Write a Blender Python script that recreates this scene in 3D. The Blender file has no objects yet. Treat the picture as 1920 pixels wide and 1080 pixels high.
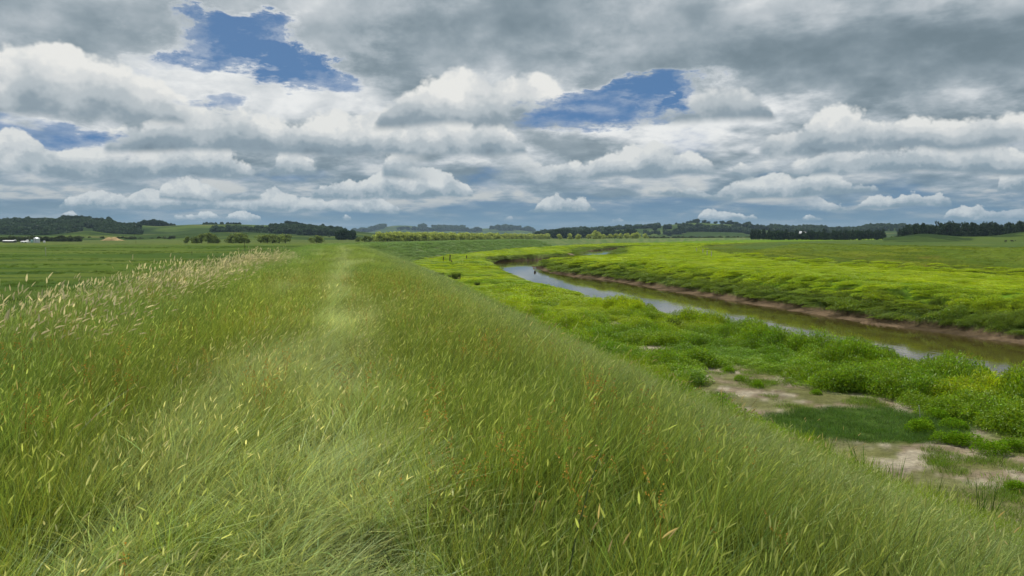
import bpy, math, random
import numpy as np
from mathutils import Vector

sc = bpy.context.scene
PXW, PXH, FPX = 1920.0, 1080.0, 1493.0
EYE = 1.62
PITCH = math.atan((540 - 443) / FPX)          # eye level lies on row 443

# ---------------------------------------------------------------- camera
cam_d = bpy.data.cameras.new('camera')
cam = bpy.data.objects.new('camera', cam_d)
sc.collection.objects.link(cam)
cam.location = (0, 0, EYE)
cam.rotation_euler = (math.radians(90) - PITCH, 0, 0)
cam_d.sensor_width = 36
cam_d.lens = 36 * FPX / PXW
cam_d.clip_start = 0.05
cam_d.clip_end = 30000
cam_d.dof.use_dof = True
cam_d.dof.focus_distance = 16
cam_d.dof.aperture_fstop = 13
sc.camera = cam

sc.view_settings.view_transform = 'Standard'
sc.view_settings.look = 'None'
sc.view_settings.exposure = 0.0
sc.view_settings.gamma = 1.0
sc.cycles.max_bounces = 6
sc.cycles.diffuse_bounces = 3
sc.cycles.glossy_bounces = 2
sc.cycles.transmission_bounces = 3
sc.cycles.transparent_max_bounces = 4
sc.cycles.volume_bounces = 0
sc.cycles.use_denoising = True
sc.cycles.sample_clamp_indirect = 4
sc.cycles.use_adaptive_sampling = True
sc.cycles.adaptive_threshold = 0.02


def ray(px, py):
    """direction of a pixel of the photograph in world space"""
    x = (px - 960) / FPX
    z = (540 - py) / FPX
    c, s = math.cos(PITCH), math.sin(PITCH)
    return Vector((x, c + s * z, -s + c * z)).normalized()


def at(px, py, z):
    """ground point seen at a pixel, on the level z"""
    d = ray(px, py)
    t = (z - EYE) / d.z
    return (d.x * t, d.y * t)


# ---------------------------------------------------------------- node helper
class S:
    """a shader socket with arithmetic"""
    nt = None

    def __init__(self, s):
        self.s = s

    @staticmethod
    def m(op, *a, clamp=False):
        n = S.nt.nodes.new('ShaderNodeMath')
        n.operation = op
        n.use_clamp = clamp
        for i, v in enumerate(a):
            if isinstance(v, S):
                S.nt.links.new(v.s, n.inputs[i])
            else:
                n.inputs[i].default_value = float(v)
        return S(n.outputs[0])

    def __add__(a, b): return S.m('ADD', a, b)
    __radd__ = __add__
    def __mul__(a, b): return S.m('MULTIPLY', a, b)
    __rmul__ = __mul__
    def __sub__(a, b): return S.m('SUBTRACT', a, b)
    def __rsub__(a, b): return S.m('SUBTRACT', b, a)
    def __truediv__(a, b): return S.m('DIVIDE', a, b)
    def __rtruediv__(a, b): return S.m('DIVIDE', b, a)
    def __pow__(a, b): return S.m('POWER', a, b)


def smooth(x, lo, hi, a=0.0, b=1.0, kind='SMOOTHSTEP'):
    n = S.nt.nodes.new('ShaderNodeMapRange')
    n.interpolation_type = kind
    S.nt.links.new(x.s, n.inputs[0])
    for i, v in enumerate((lo, hi, a, b)):
        n.inputs[i + 1].default_value = v
    return S(n.outputs[0])


def xyz(x, y, z=0.0):
    n = S.nt.nodes.new('ShaderNodeCombineXYZ')
    for i, v in enumerate((x, y, z)):
        if isinstance(v, S):
            S.nt.links.new(v.s, n.inputs[i])
        else:
            n.inputs[i].default_value = v
    return S(n.outputs[0])


def noise(v, scale, detail=4, rough=0.5, dist=0.0, lac=2.0):
    n = S.nt.nodes.new('ShaderNodeTexNoise')
    n.inputs['Scale'].default_value = scale
    n.inputs['Detail'].default_value = detail
    n.inputs['Roughness'].default_value = rough
    n.inputs['Distortion'].default_value = dist
    n.inputs['Lacunarity'].default_value = lac
    if v is not None:
        S.nt.links.new(v.s, n.inputs['Vector'])
    return S(n.outputs[0])


def puffs(v, scale, detail=2, rough=0.5):
    n = S.nt.nodes.new('ShaderNodeTexVoronoi')
    n.feature = 'F1'
    n.inputs['Scale'].default_value = scale
    n.inputs['Detail'].default_value = detail
    n.inputs['Roughness'].default_value = rough
    n.normalize = True
    S.nt.links.new(v.s, n.inputs['Vector'])
    return 1.0 - S(n.outputs['Distance'])


def mixc(f, a, b, mode='MIX'):
    n = S.nt.nodes.new('ShaderNodeMix')
    n.data_type = 'RGBA'
    n.blend_type = mode
    for v, i in ((f, 0), (a, 6), (b, 7)):
        if isinstance(v, S):
            S.nt.links.new(v.s, n.inputs[i])
        elif i == 0:
            n.inputs[0].default_value = v
        else:
            n.inputs[i].default_value = (v[0], v[1], v[2], 1)
    return S(n.outputs[2])


# ---------------------------------------------------------------- sky with clouds
SUN_EL, SUN_AZ = math.radians(56), math.radians(-28)      # azimuth from +Y towards +X
world = bpy.data.worlds.new('World')
sc.world = world
world.use_nodes = True
nt = world.node_tree
nt.nodes.clear()
S.nt = nt
out = nt.nodes.new('ShaderNodeOutputWorld')
bg = nt.nodes.new('ShaderNodeBackground')
nt.links.new(bg.outputs[0], out.inputs[0])
sky = nt.nodes.new('ShaderNodeTexSky')
sky.sky_type = 'NISHITA'
sky.sun_disc = False
sky.sun_elevation = SUN_EL
sky.sun_rotation = SUN_AZ
sky.altitude = 50
sky.air_density = 1.0
sky.dust_density = 0.5
sky.ozone_density = 2.0
tc = nt.nodes.new('ShaderNodeTexCoord')
sep = nt.nodes.new('ShaderNodeSeparateXYZ')
nt.links.new(tc.outputs['Generated'], sep.inputs[0])
dx, dy, dz = S(sep.outputs[0]), S(sep.outputs[1]), S(sep.outputs[2])
rxy = S.m('SQRT', dx * dx + dy * dy)
ux, uy = dx / rxy, dy / rxy
az = S.m('ARCTAN2', dx, dy)
el = S.m('ARCTANGENT', dz / rxy)
elc = S.m('MAXIMUM', el, 0.0)


def layer(e, alpha=0.40, off=0.04):
    r = (e + off) ** (-alpha)
    return xyz(ux * r, uy * r, 0.0)


def cloudfield(P, z=0.0, det=7):
    a = noise(P, 3.6, det, 0.52, 0.25)
    b = puffs(P, 6.5, 3, 0.55)
    return a * 0.62 + b * 0.38


step = elc * 0.085 + 0.0065
P0 = layer(elc)
P1 = layer(elc + step)
P2 = layer(elc + step * 2.6)
f0, f1, f2 = cloudfield(P0), cloudfield(P1, det=4), cloudfield(P2, det=3)

# slow wobble for the outlines of the big masses and of the blue openings
wx = (noise(P0, 7.0, 6, 0.68) - 0.5) * 0.22
wy = (noise(xyz(uy * 3.0 + el * 30.0, ux * 9.0, 4.0), 1.6, 5, 0.6) - 0.5) * 0.085


def blob(px, py, rx, ry, amp, rot=0.0, hard=0.0):
    d = ray(px, py)
    a0, e0 = math.atan2(d.x, d.y), math.asin(d.z)
    c, s = math.cos(math.radians(rot)), math.sin(math.radians(rot))
    qa = (az + wx - a0)
    qe = (el + wy * (0.25 + 0.75 * min(1, e0 / 0.2)) - e0)
    sx, sy = rx / FPX, ry / FPX
    u = qa * (c / sx) + qe * (s / sx)
    v = qe * (c / sy) - qa * (s / sy)
    return smooth(u * u + v * v, hard, 2.2, amp, 0.0)


def total(lst):
    t = None
    for b in lst:
        t = b if t is None else t + b
    return t


# openings (negative) and dense banks (positive)
cover_b = total([
    blob(440, 72, 115, 50, -.40, 0), blob(545, 118, 85, 30, -.30, -14), blob(300, 128, 95, 20, -.30, 6),
    blob(400, -12, 240, 26, .45, 0), blob(1140, 195, 160, 42, -.46, 8), blob(1215, 160, 130, 16, -.2, 3), blob(30, 236, 130, 26, -.34, -8),
    blob(395, 188, 70, 15, -.26, 4), blob(800, 400, 420, 22, -.10, 0),
    blob(1500, 398, 520, 30, -.12, 0), blob(1600, 90, 520, 95, .30, 0), blob(880, 70, 260, 90, .30, -8),
    blob(130, 70, 190, 75, .25, 0), blob(50, 150, 130, 60, .25, 0), blob(700, 250, 420, 60, .12, 0),
])
tone_b = total([
    blob(1740, 130, 300, 70, -.38, -6), blob(1350, 60, 250, 70, -.10, 0), blob(940, 60, 210, 90, -.32, 15),
    blob(720, 150, 90, 45, -.20, 0), blob(190, 40, 170, 40, -.18, 0), blob(40, 165, 90, 55, -.24, 0),
    blob(640, 305, 260, 24, -.27, -3), blob(1230, 305, 200, 16, -.20, 0), blob(1500, 330, 260, 18, -.12, 0),
    blob(800, 185, 330, 40, .14, 0), blob(1250, 225, 170, 38, .22, 4), blob(400, 210, 260, 40, .12, 0),
    blob(1030, 130, 130, 40, .06, 0), blob(1500, 215, 280, 22, .12, 0), blob(320, 300, 200, 18, .05, 0),
    blob(120, 280, 120, 25, .15, 0),
])
dens = f0 + cover_b + (noise(P0, 16.0, 5, 0.7) - 0.5) * 0.10
near = smooth(elc, 0.02, 0.13, 0.0, 1.0)
thr = 0.435 - near * 0.045
wisp = smooth(noise(xyz(ux * 5.0, uy * 5.0, el * 11.0), 4.0, 7, 0.6), 0.57, 0.76) * 0.6
veil = smooth(dens - thr + (noise(P0, 12.0, 5, 0.65) - 0.5) * 0.25, -0.20, 0.02) * 0.30
cover = S.m('MAXIMUM', S.m('MAXIMUM', smooth(dens - thr, -0.07, 0.16) ** 0.8, wisp), veil)
lit = (f0 - f1) * 1.9 + (f1 - f2) * 1.3
thick = smooth(dens - thr, 0.03, 0.42)
edge = smooth(dens - thr, 0.0, 0.14, 1.0, 0.0)
fine = (noise(P0, 9.0, 7, 0.66) - 0.5) * 0.26


def heaps(P, d=4):
    w = noise(P, 6.0, 3, 0.5) - 0.5
    Q = S(nt.nodes.new('ShaderNodeVectorMath').outputs[0])
    n = Q.s.node
    n.operation = 'ADD'
    nt.links.new(P.s, n.inputs[0])
    nt.links.new(xyz(w * 0.10, w * -0.08, w * 0.1).s, n.inputs[1])
    return noise(P, 4.2, 2, 0.5, 0.2) * 0.7 + puffs(Q, 5.5, d, 0.62) * 1.15


heap = heaps(P0) - heaps(layer(elc + step * 1.5))
heap = S.m('MAXIMUM', heap, -0.16) 
heapw = smooth(elc, 0.0, 0.03, 0.7, 1.0) * smooth(elc, 0.10, 0.20, 1.0, 0.30)
tone = smooth(elc, 0.10, 0.17, 0.64, 0.78) + lit * 0.9 + heap * heapw * 1.5 - thick * 0.20 + edge * 0.08 + tone_b + fine
tone = S.m('MINIMUM', S.m('MAXIMUM', tone, 0.0), 1.0)
ramp = nt.nodes.new('ShaderNodeValToRGB')
ramp_proto = ramp
nt.links.new(tone.s, ramp.inputs[0])
cr = ramp.color_ramp
cr.interpolation = 'B_SPLINE'
for i, (p, c) in enumerate([(0.0, (.15, .205, .24)), (.3, (.245, .31, .355)), (.55, (.42, .475, .515)),
                            (.78, (.66, .69, .71)), (1.0, (.86, .87, .86))]):
    e = cr.elements[i] if i < 2 else cr.elements.new(p)
    e.position = p
    e.color = (*c, 1)
cloudcol = S(ramp.outputs[0])
# far clouds take on the blue grey of the air in front of them
far = smooth(elc, 0.0, 0.115, 0.90, 0.0)
cloudcol = mixc(far, cloudcol, (.125, .225, .315))
white_low = smooth(tone, .62, .95) * smooth(elc, 0.012, 0.05) * (1.0 - near)
cloudcol = mixc(white_low * 0.62, cloudcol, (.60, .60, .56))
skycol = mixc(1.0, S(sky.outputs[0]), (.05, .05, .05), 'MULTIPLY')
skycol = mixc(smooth(elc, 0.0, 0.30, 0.95, 0.55), skycol, mixc(smooth(elc, 0.0, 0.12), (.12, .235, .345), (.058, .180, .42)))
col = mixc(cover, skycol, cloudcol)


# banks of cumulus standing one behind another over the plain: flat grey bases, billowing white heads
def bank(col, base, H, f, seed, thr, cov_x=0.0, amt=1.0, soft=0.10):
    bx = ux * f
    by = uy * f
    n1 = noise(xyz(bx, by, seed), 1.0, 2, 0.5)
    bs = (noise(xyz(bx, by, seed + 7.0), 0.8, 2) - 0.5) * (H * 0.8) + base
    h = (el - bs) / H
    Q = xyz(bx * 1.0, by * 1.0, h * (H * f * 1.15) + seed)
    Qu = xyz(bx + 0.07, by, h * (H * f * 1.15) + (seed + 0.16))
    b0 = puffs(Q, 3.2, 4, 0.62)
    b1 = puffs(Qu, 3.2, 4, 0.62)
    nn = noise(Q, 2.2, 5, 0.62)
    top = S.m('MAXIMUM', (n1 - thr) * 5.2 + cov_x, 0.0) ** 0.6
    q = top - h + (b0 - 0.62) * 1.2 + (nn - 0.5) * 0.9
    m = smooth(q, 0.0, soft * 1.2) * smooth(h + (nn - 0.5) * 0.25, -0.06, 0.10) * smooth(top, 0.05, 0.3)
    m = m * smooth(noise(xyz(bx * 0.45, by * 0.45, seed + 31.0), 1.0, 2), 0.38, 0.50)
    tone = smooth(h, -0.05, 0.60, 0.30, 0.88) + (b0 - b1) * 1.5 + (nn - 0.5) * 0.30 + smooth(q, 0.0, 0.5, 0.12, 0.0)
    tone = S.m('MINIMUM', S.m('MAXIMUM', tone, 0.0), 1.0)
    r = nt.nodes.new('ShaderNodeValToRGB')
    nt.links.new(tone.s, r.inputs[0])
    hz = max(0.0, min(1.0, 1 - (base + H * .3) / 0.135))
    cols = [(0.0, (.17, .225, .27)), (.35, (.27, .335, .385)), (.62, (.47, .52, .55)), (.85, (.68, .70, .70)), (1.0, (.82, .82, .79))]
    r.color_ramp.interpolation = 'EASE'
    for i, (p, c) in enumerate(cols):
        k = hz * (.62 if i < 2 else .42)
        c = [a * (1 - k) + b * k for a, b in zip(c, (.17, .29, .385))]
        e = r.color_ramp.elements[i] if i < 2 else r.color_ramp.elements.new(p)
        e.position = p
        e.color = (*c, 1)
    return mixc(m * amt, col, S(r.outputs[0]))


gap_keep = 1.0 - smooth(cover_b, -0.30, -0.06, 1.0, 0.0) * near      # leave the blue openings clear
high = col
col = bank(col, 0.019, 0.014, 17.0, 3.1, 0.53)
col = bank(col, 0.030, 0.021, 12.5, 11.7, 0.46, amt=0.95)
col = bank(col, 0.046, 0.032, 8.6, 23.3, 0.42)
col = bank(col, 0.068, 0.046, 6.2, 34.9, 0.42)
col = bank(col, 0.095, 0.062, 4.4, 45.2, 0.43, amt=gap_keep)
col = bank(col, 0.132, 0.080, 3.3, 57.8, 0.46, amt=gap_keep)
nt.links.new(col.s, bg.inputs['Color'])
bg.inputs['Strength'].default_value = 1.0
# above the banks only the cloud deck; overhead and under the horizon plain tones
bg2 = nt.nodes.new('ShaderNodeBackground')
nt.links.new(high.s, bg2.inputs['Color'])
bg3 = nt.nodes.new('ShaderNodeBackground')
deck = smooth(noise(P0, 3.0, 2, 0.5), 0.36, 0.56)
nt.links.new(mixc(deck, skycol, (.42, .46, .49)).s, bg3.inputs['Color'])
bg4 = nt.nodes.new('ShaderNodeBackground')
bg4.inputs['Color'].default_value = (.10, .14, .09, 1)


def pick(f, a, b):
    n = nt.nodes.new('ShaderNodeMixShader')
    nt.links.new(f.s, n.inputs[0])
    nt.links.new(a, n.inputs[1])
    nt.links.new(b, n.inputs[2])
    return n.outputs[0]


sh = pick(S.m('GREATER_THAN', el, 0.235), bg.outputs[0], bg2.outputs[0])
sh = pick(smooth(el, 0.40, 0.55), sh, bg3.outputs[0])
sh = pick(S.m('LESS_THAN', el, -0.004), sh, bg4.outputs[0])
nt.links.new(sh, out.inputs[0])
world.cycles.sampling_method = 'MANUAL'
world.cycles.sample_map_resolution = 512

# ---------------------------------------------------------------- sun
sun_d = bpy.data.lights.new('sun', 'SUN')
sun_d.energy = 4.2
sun_d.angle = math.radians(0.5)
sun_d.color = (1.0, .95, .87)
sun = bpy.data.objects.new('sun', sun_d)
sc.collection.objects.link(sun)
sv = Vector((math.cos(SUN_EL) * math.sin(SUN_AZ), math.cos(SUN_EL) * math.cos(SUN_AZ), math.sin(SUN_EL)))
sun.rotation_euler = sv.to_track_quat('Z', 'Y').to_euler()
# ---------------------------------------------------------------- numpy helpers
rng = np.random.default_rng(7)
random.seed(7)


def _hash(ix, iy, seed):
    h = (ix.astype(np.int64) * 374761393 + iy.astype(np.int64) * 668265263 + seed * 974711) & 0xffffffff
    h = ((h ^ (h >> 13)) * 1274126177) & 0xffffffff
    return ((h ^ (h >> 16)) & 0xffff) / 65535.0


def vnoise(x, y, seed=0):
    ix, iy = np.floor(x), np.floor(y)
    fx, fy = x - ix, y - iy
    fx, fy = fx * fx * (3 - 2 * fx), fy * fy * (3 - 2 * fy)
    a, b = _hash(ix, iy, seed), _hash(ix + 1, iy, seed)
    c, d = _hash(ix, iy + 1, seed), _hash(ix + 1, iy + 1, seed)
    return (a * (1 - fx) + b * fx) * (1 - fy) + (c * (1 - fx) + d * fx) * fy


def fbm(x, y, seed=0, o=4, g=0.5):
    s, a, t = 0.0, 1.0, 0.0
    for i in range(o):
        s = s + a * vnoise(x * 2 ** i + 17.3 * i, y * 2 ** i - 9.1 * i, seed + i)
        t += a
        a *= g
    return s / t


def sstep(x, a, b):
    t = np.clip((x - a) / (b - a), 0, 1)
    return t * t * (3 - 2 * t)


def catmull(pts, n=8):
    p = np.array([pts[0]] + list(pts) + [pts[-1]], float)
    o = []
    for i in range(1, len(p) - 2):
        for t in np.arange(n) / n:
            a, b, c, d = p[i - 1], p[i], p[i + 1], p[i + 2]
            o.append(.5 * (2 * b + (c - a) * t + (2 * a - 5 * b + 4 * c - d) * t * t + (3 * b - a - 3 * c + d) * t ** 3))
    o.append(p[-2])
    return np.array(o)


def polydist(x, y, P):
    """signed distance to a polyline (right of travel is positive)"""
    best = np.full(x.shape, 1e18)
    sgn = np.ones(x.shape)
    for a, b in zip(P[:-1], P[1:]):
        ex, ey = b - a
        L = ex * ex + ey * ey
        t = np.clip(((x - a[0]) * ex + (y - a[1]) * ey) / L, 0, 1)
        qx, qy = x - a[0] - t * ex, y - a[1] - t * ey
        d = qx * qx + qy * qy
        m = d < best
        best = np.where(m, d, best)
        sgn = np.where(m, np.where(ex * qy - ey * qx > 0, -1.0, 1.0), sgn)
    return np.sqrt(best) * sgn


def inside(x, y, P):
    r = np.zeros(x.shape, bool)
    j = len(P) - 1
    for i in range(len(P)):
        xi, yi = P[i]
        xj, yj = P[j]
        if yi != yj:
            r ^= ((yi > y) != (yj > y)) & (x < (xj - xi) * (y - yi) / (yj - yi) + xi)
        j = i
    return r


# ---------------------------------------------------------------- plan of the place (metres)
LEVEE = catmull([(14, -70), (6.2, -30), (0.25, 0), (-4, 20), (-8.1, 40), (-16.5, 80), (-22, 105), (-25.5, 128), (-24.5, 160),
                 (-18, 205), (-8, 262), (8, 330), (36, 420), (76, 530), (150, 700), (300, 1000), (520, 1500)])
LEFTBANK = [(30, -25), (24.5, -8), (19.5, 8), (16.2, 18), (14.4, 24), (13.3, 28.5), (11.6, 35), (8.9, 43), (7.6, 53), (5.2, 62), (2.6, 76),
            (0.6, 92), (-1.6, 112), (-3, 132), (-4.5, 150), (-5, 166), (0, 182), (8, 192), (14, 205), (18, 226),
            (22.5, 255), (28, 290), (36, 325), (42, 352), (60, 372), (95, 385), (150, 400)]
RIGHTBANK = [(52, -25), (44, -8), (38, 8), (32.5, 24), (27.2, 40), (24.9, 46.5), (22.2, 54.5), (19.1, 69.5), (16.6, 80),
             (12.6, 99), (7.8, 114), (4.8, 132), (4.0, 150), (8.5, 165), (15, 180), (22, 198), (26, 222), (32, 262), (38, 298),
             (43, 322), (55, 338), (75, 350), (110, 362), (160, 375)]
LB, RB = catmull(LEFTBANK, 5), catmull(RIGHTBANK, 5)
RIVER = np.vstack([LB, RB[::-1]])
LEVEE2 = catmull([(110, -90), (96, -30), (86, 20), (76, 55), (68, 90), (62, 130), (63, 180), (72, 240), (92, 330), (140, 450),
                  (230, 620), (420, 900), (700, 1300)])
WATER_Z = -4.05
FLAT_Z = -2.62


def height(x, y):
    """ground level and masks of the near land"""
    u = polydist(x, y, LEVEE)
    kw = np.interp(y, [0, 10, 15, 30, 60, 125], [1.08, 1.04, 1, 1, 1.1, 1.2])
    u = np.where(u > 1.35, 1.35 + (u - 1.35) / kw, u)
    u2 = -polydist(x, y, LEVEE2)                     # positive towards the river
    r = polydist(x, y, np.vstack([RIVER, RIVER[:1]]))
    r = np.abs(r)
    r = np.where(inside(x, y, RIVER), -r, r)
    z = FLAT_Z + 0.20 * (fbm(x / 5, y / 5, 3) - .5) + 0.5 * (fbm(x / 40, y / 40, 5, 3) - .5)
    z = np.where(u < 0, FLAT_Z - 0.1 + 0.8 * (fbm(x / 60, y / 60, 9, 3) - .5), z)
    zf = FLAT_Z + 0.10 * (fbm(x / 60, y / 60, 9, 3) - .5)
    z = np.where(u2 < -14, zf, z)
    # levee with the path
    c = np.where(u > 0, np.maximum(u - 1.25, 0) / 2.6, np.maximum(-u - 4.5, 0) / 2.3)
    top = 0.02 * sstep(-u, 1.2, 4.4) + 0.05 * (fbm(x / 1.5, y / 1.5, 11, 3) - .5) - 0.02 * (u > 0) * u
    lz = top - (np.sqrt(c * c + .04) - .2)
    z = np.maximum(z, lz) + 0.0
    # second levee, broad and grazed
    c2 = np.where(u2 > 0, np.maximum(u2 - 2, 0) / 5.2, np.maximum(-u2 - 2, 0) / 6.0)
    l2 = 0.12 - (np.sqrt(c2 * c2 + .05) - .22) + 0.1 * (fbm(x / 3, y / 9, 21, 3) - .5)
    l2 = np.where(l2 > FLAT_Z - .3, l2 + 0.05 * np.sin(l2 * 22 + 3 * fbm(x / 4, y / 4, 5)) * sstep(l2, -2.5, -1.8), l2)
    z = np.maximum(z, l2)
    # river
    right = polydist(x, y, RB) > 0
    lump = 1.1 * (fbm(x / 3, y / 3, 31, 3) - .5)
    rr = r + lump
    prof_r = np.interp(rr, [-4, -.5, 0, 1.2, 1.8, 3.6, 5.6, 7.5, 14, 20], [-4.9, -4.25, -4.05, -3.9, -3.45, -2.8, -2.0, -1.8, -1.9, 9])
    prof_l = np.interp(rr, [-4, -.4, 0, .5, 1.4, 3, 6, 9], [-4.9, -4.25, -4.05, -3.6, -2.85, -2.35, -2.2, 9])
    prof_r = prof_r + 0.16 * (fbm(x / .7, y / .7, 41, 3) - .5)
    z = np.where(right & (r > 0), np.maximum(z, -2.62 + .75 * np.exp(-((r - 7.5) / 4) ** 2) * sstep(-y, -150, -105)), z)
    sag = -2.5 - np.clip((y - 168) * .024, 0, 1.2) * sstep(x / np.maximum(y, 1), .055, .085) * (1 - sstep(x / np.maximum(y, 1), .125, .165)) * (1 - sstep(y, 300, 340))
    z = np.where((y > 168) & (u > 9), np.minimum(z, sag), z)
    z = np.minimum(z, np.where(right, prof_r, prof_l))
    return z, u, u2, r, right


# skyline of the hills: (column in the photo, height above eye level as rows), with distance
HILLS = [
    ('hill', 'long pasture ridge behind the left plain', 1750, 520,
     [(-700, 6), (-300, 20), (-80, 26), (0, 27), (60, 29), (110, 29), (150, 30), (200, 27), (250, 22), (300, 18), (345, 21), (400, 23), (450, 22),
      (500, 20), (545, 20), (590, 17), (630, 13), (670, 9), (700, 6), (740, 0)]),
    ('hill', 'low green foothill in front of the ridge on the left', 1150, 300,
     [(-500, 2), (-100, 6), (0, 3), (90, 2), (140, 7), (170, 11), (205, 5), (260, 3), (330, 4), (420, 8), (480, 7), (560, 2), (640, 0)]),
    ('hill', 'blue far ridge above the long tree row', 6000, 900,
     [(520, 0), (600, 5), (660, 7), (690, 10), (720, 17), (742, 20), (765, 20), (790, 17), (820, 16), (850, 15), (900, 14), (950, 16),
      (990, 12), (1020, 9), (1060, 10), (1110, 8), (1150, 0)]),
    ('hill', 'rounded wooded hill behind the end of the tree row', 2700, 700,
     [(990, 0), (1030, 7), (1080, 10), (1130, 12), (1180, 15), (1230, 18), (1260, 22), (1300, 26), (1325, 25), (1345, 22), (1370, 23),
      (1400, 20), (1440, 17), (1480, 14), (1530, 15), (1580, 13), (1620, 16), (1680, 18), (1740, 15), (1800, 12), (1900, 14), (2100, 18), (2400, 10), (2700, 0)]),
    ('hill', 'small bare knoll before the dark pines', 640, 70,
     [(1655, -3), (1690, 0), (1712, 3.5), (1735, 5), (1755, 3.5), (1785, 0.5), (1820, -.5), (1860, 0.5), (1890, 5), (1920, 9), (1990, 14), (2150, 17), (2400, 8), (2600, -3)]),
]


def kindmat(name):
    m = bpy.data.materials.new(name)
    m.use_nodes = True
    S.nt = m.node_tree
    b = m.node_tree.nodes['Principled BSDF']
    return m, m.node_tree, b


def link_obj(name, me, parent=None):
    o = bpy.data.objects.new(name, me)
    sc.collection.objects.link(o)
    if parent:
        o.parent = parent
    return o


def props(o, label=None, cat=None, group=None, kind=None):
    for k, v in (('label', label), ('category', cat), ('group', group), ('kind', kind)):
        if v:
            o[k] = v
    return o


def mesh_np(name, V, F, mats=(), attrs=None, midx=None, smooth_=True):
    """V (n,3), F (m,4) or (m,3)"""
    me = bpy.data.meshes.new(name)
    V = np.asarray(V, np.float32)
    F = np.asarray(F, np.int32)
    k = F.shape[1]
    me.vertices.add(len(V))
    me.vertices.foreach_set('co', V.ravel())
    me.loops.add(F.size)
    me.loops.foreach_set('vertex_index', F.ravel())
    me.polygons.add(len(F))
    me.polygons.foreach_set('loop_start', np.arange(0, F.size, k, dtype=np.int32))
    me.polygons.foreach_set('loop_total', np.full(len(F), k, np.int32))
    if midx is not None:
        me.polygons.foreach_set('material_index', np.asarray(midx, np.int32))
    me.update()
    if smooth_:
        me.polygons.foreach_set('use_smooth', np.ones(len(F), bool))
    for m in mats:
        me.materials.append(m)
    for an, (typ, dat) in (attrs or {}).items():
        a = me.attributes.new(an, typ, 'POINT')
        key = {'FLOAT': 'value', 'FLOAT_COLOR': 'color', 'FLOAT_VECTOR': 'vector', 'INT': 'value'}[typ]
        a.data.foreach_set(key, np.asarray(dat, np.int32 if typ == 'INT' else np.float32).ravel())
    return me


def attr(name, typ='GEOMETRY', outp='Color'):
    n = S.nt.nodes.new('ShaderNodeAttribute')
    n.attribute_type = typ
    n.attribute_name = name
    return S(n.outputs[outp])


def geo_pos():
    n = S.nt.nodes.new('ShaderNodeNewGeometry')
    return S(n.outputs['Position'])


# ---------------------------------------------------------------- ground sheet
def area(p, w, x, y, z=-2.5):
    """soft spot of the ground: pixel centre, half sizes in metres"""
    cx, cy = at(p[0], p[1], z)
    e = 0.9 * (fbm(x / 1.3, y / 1.3, 71, 3) - .5)
    d = np.sqrt(((x - cx) / w[0]) ** 2 + ((y - cy) / w[1]) ** 2) / np.where(np.asarray(w[0]) < 3, 1.42, 1.0) + e * 0.8
    return 1 - sstep(d, .75, 1.15)


def dry_mask(x, y):
    """bare dried mud on the flat at the foot of the levee"""
    m = np.zeros(x.shape)
    for p, w in [((1480, 745), (1.6, 2.6)), ((1400, 705), (1.1, 2.2)), ((1590, 752), (1.4, 1.5)), ((1380, 755), (1.0, 2.4)), ((1640, 835), (1.9, 1.9)),
                 ((1760, 815), (1.2, 1.2)), ((1800, 860), (2.0, 1.6)), ((1900, 900), (2.2, 1.8)), ((1880, 960), (2.5, 1.9)), ((1960, 1000), (2.2, 2.2)), ((1700, 860), (1.2, 1.2)),
                 ((1760, 890), (1.5, 1.5)), ((1220, 660), (.45, 2.2)), ((1160, 606), (.5, 2.0)), ((1240, 645), (.8, .8)), ((1750, 795), (.9, .9)),
                 ((1230, 600), (.8, 1.3))]:
        m = np.maximum(m, area(p, w, x, y))
    return m


def damp_mask(x, y):
    """short dark grass in the hollow"""
    m = np.zeros(x.shape)
    for p, w in [((1540, 790), (1.35, 1.0)), ((1640, 780), (1.6, 1.1)), ((1700, 795), (.9, .8))]:
        m = np.maximum(m, area(p, w, x, y))
    return m


def mud_mask(x, y):
    m = np.zeros(x.shape)
    for p, w in [((1022, 487), (7, 8)), ((935, 491), (3, 6)), ((1065, 474), (3, 6))]:
        m = np.maximum(m, area(p, w, x, y, -3.0))
    return m


def spectral():
    f = math.radians(50)
    a1 = np.linspace(-math.radians(44), math.radians(44), 980)
    a2 = np.linspace(math.radians(44), math.radians(316), 120)[1:-1]
    return np.concatenate([a1, a2])


ang = spectral()
rad = np.concatenate([[0.4], np.geomspace(0.8, 30, 190), np.geomspace(30, 420, 420)[1:], np.geomspace(420, 8000, 90)[1:]])
A, R = np.meshgrid(ang, rad)
gx, gy = (R * np.sin(A)).ravel(), (R * np.cos(A)).ravel()
gz, gu, gu2, gr, gright = height(gx, gy)
gright = gright.astype(bool)
n_a, n_r = len(ang), len(rad)
idx = np.arange(n_a * n_r).reshape(n_r, n_a)
nx_ = np.roll(idx, -1, axis=1)
F = np.stack([idx[:-1], idx[1:], nx_[1:], nx_[:-1]], -1).reshape(-1, 4)
V = np.stack([gx, gy, gz], 1)
V = np.vstack([V, [[0, 0, height(np.array([0.0]), np.array([0.0]))[0][0]]]])
c0 = len(V) - 1
gD = np.hypot(gx, gy)


def lerp(a, b, t):
    t = t[:, None]
    return a * (1 - t) + b * t


C3 = lambda *c: np.array([c], float)
n1, n2, n3 = fbm(gx / 30, gy / 30, 51), fbm(gx / 7, gy / 7, 52), fbm(gx / 1.5, gy / 1.5, 53, 3)
lush, lush2 = C3(.150, .235, .014), C3(.095, .180, .013)
col_ = lerp(np.repeat(lush2, len(gx), 0), lush, sstep(n2 * .5 + n1 * .5, .35, .6))
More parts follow.
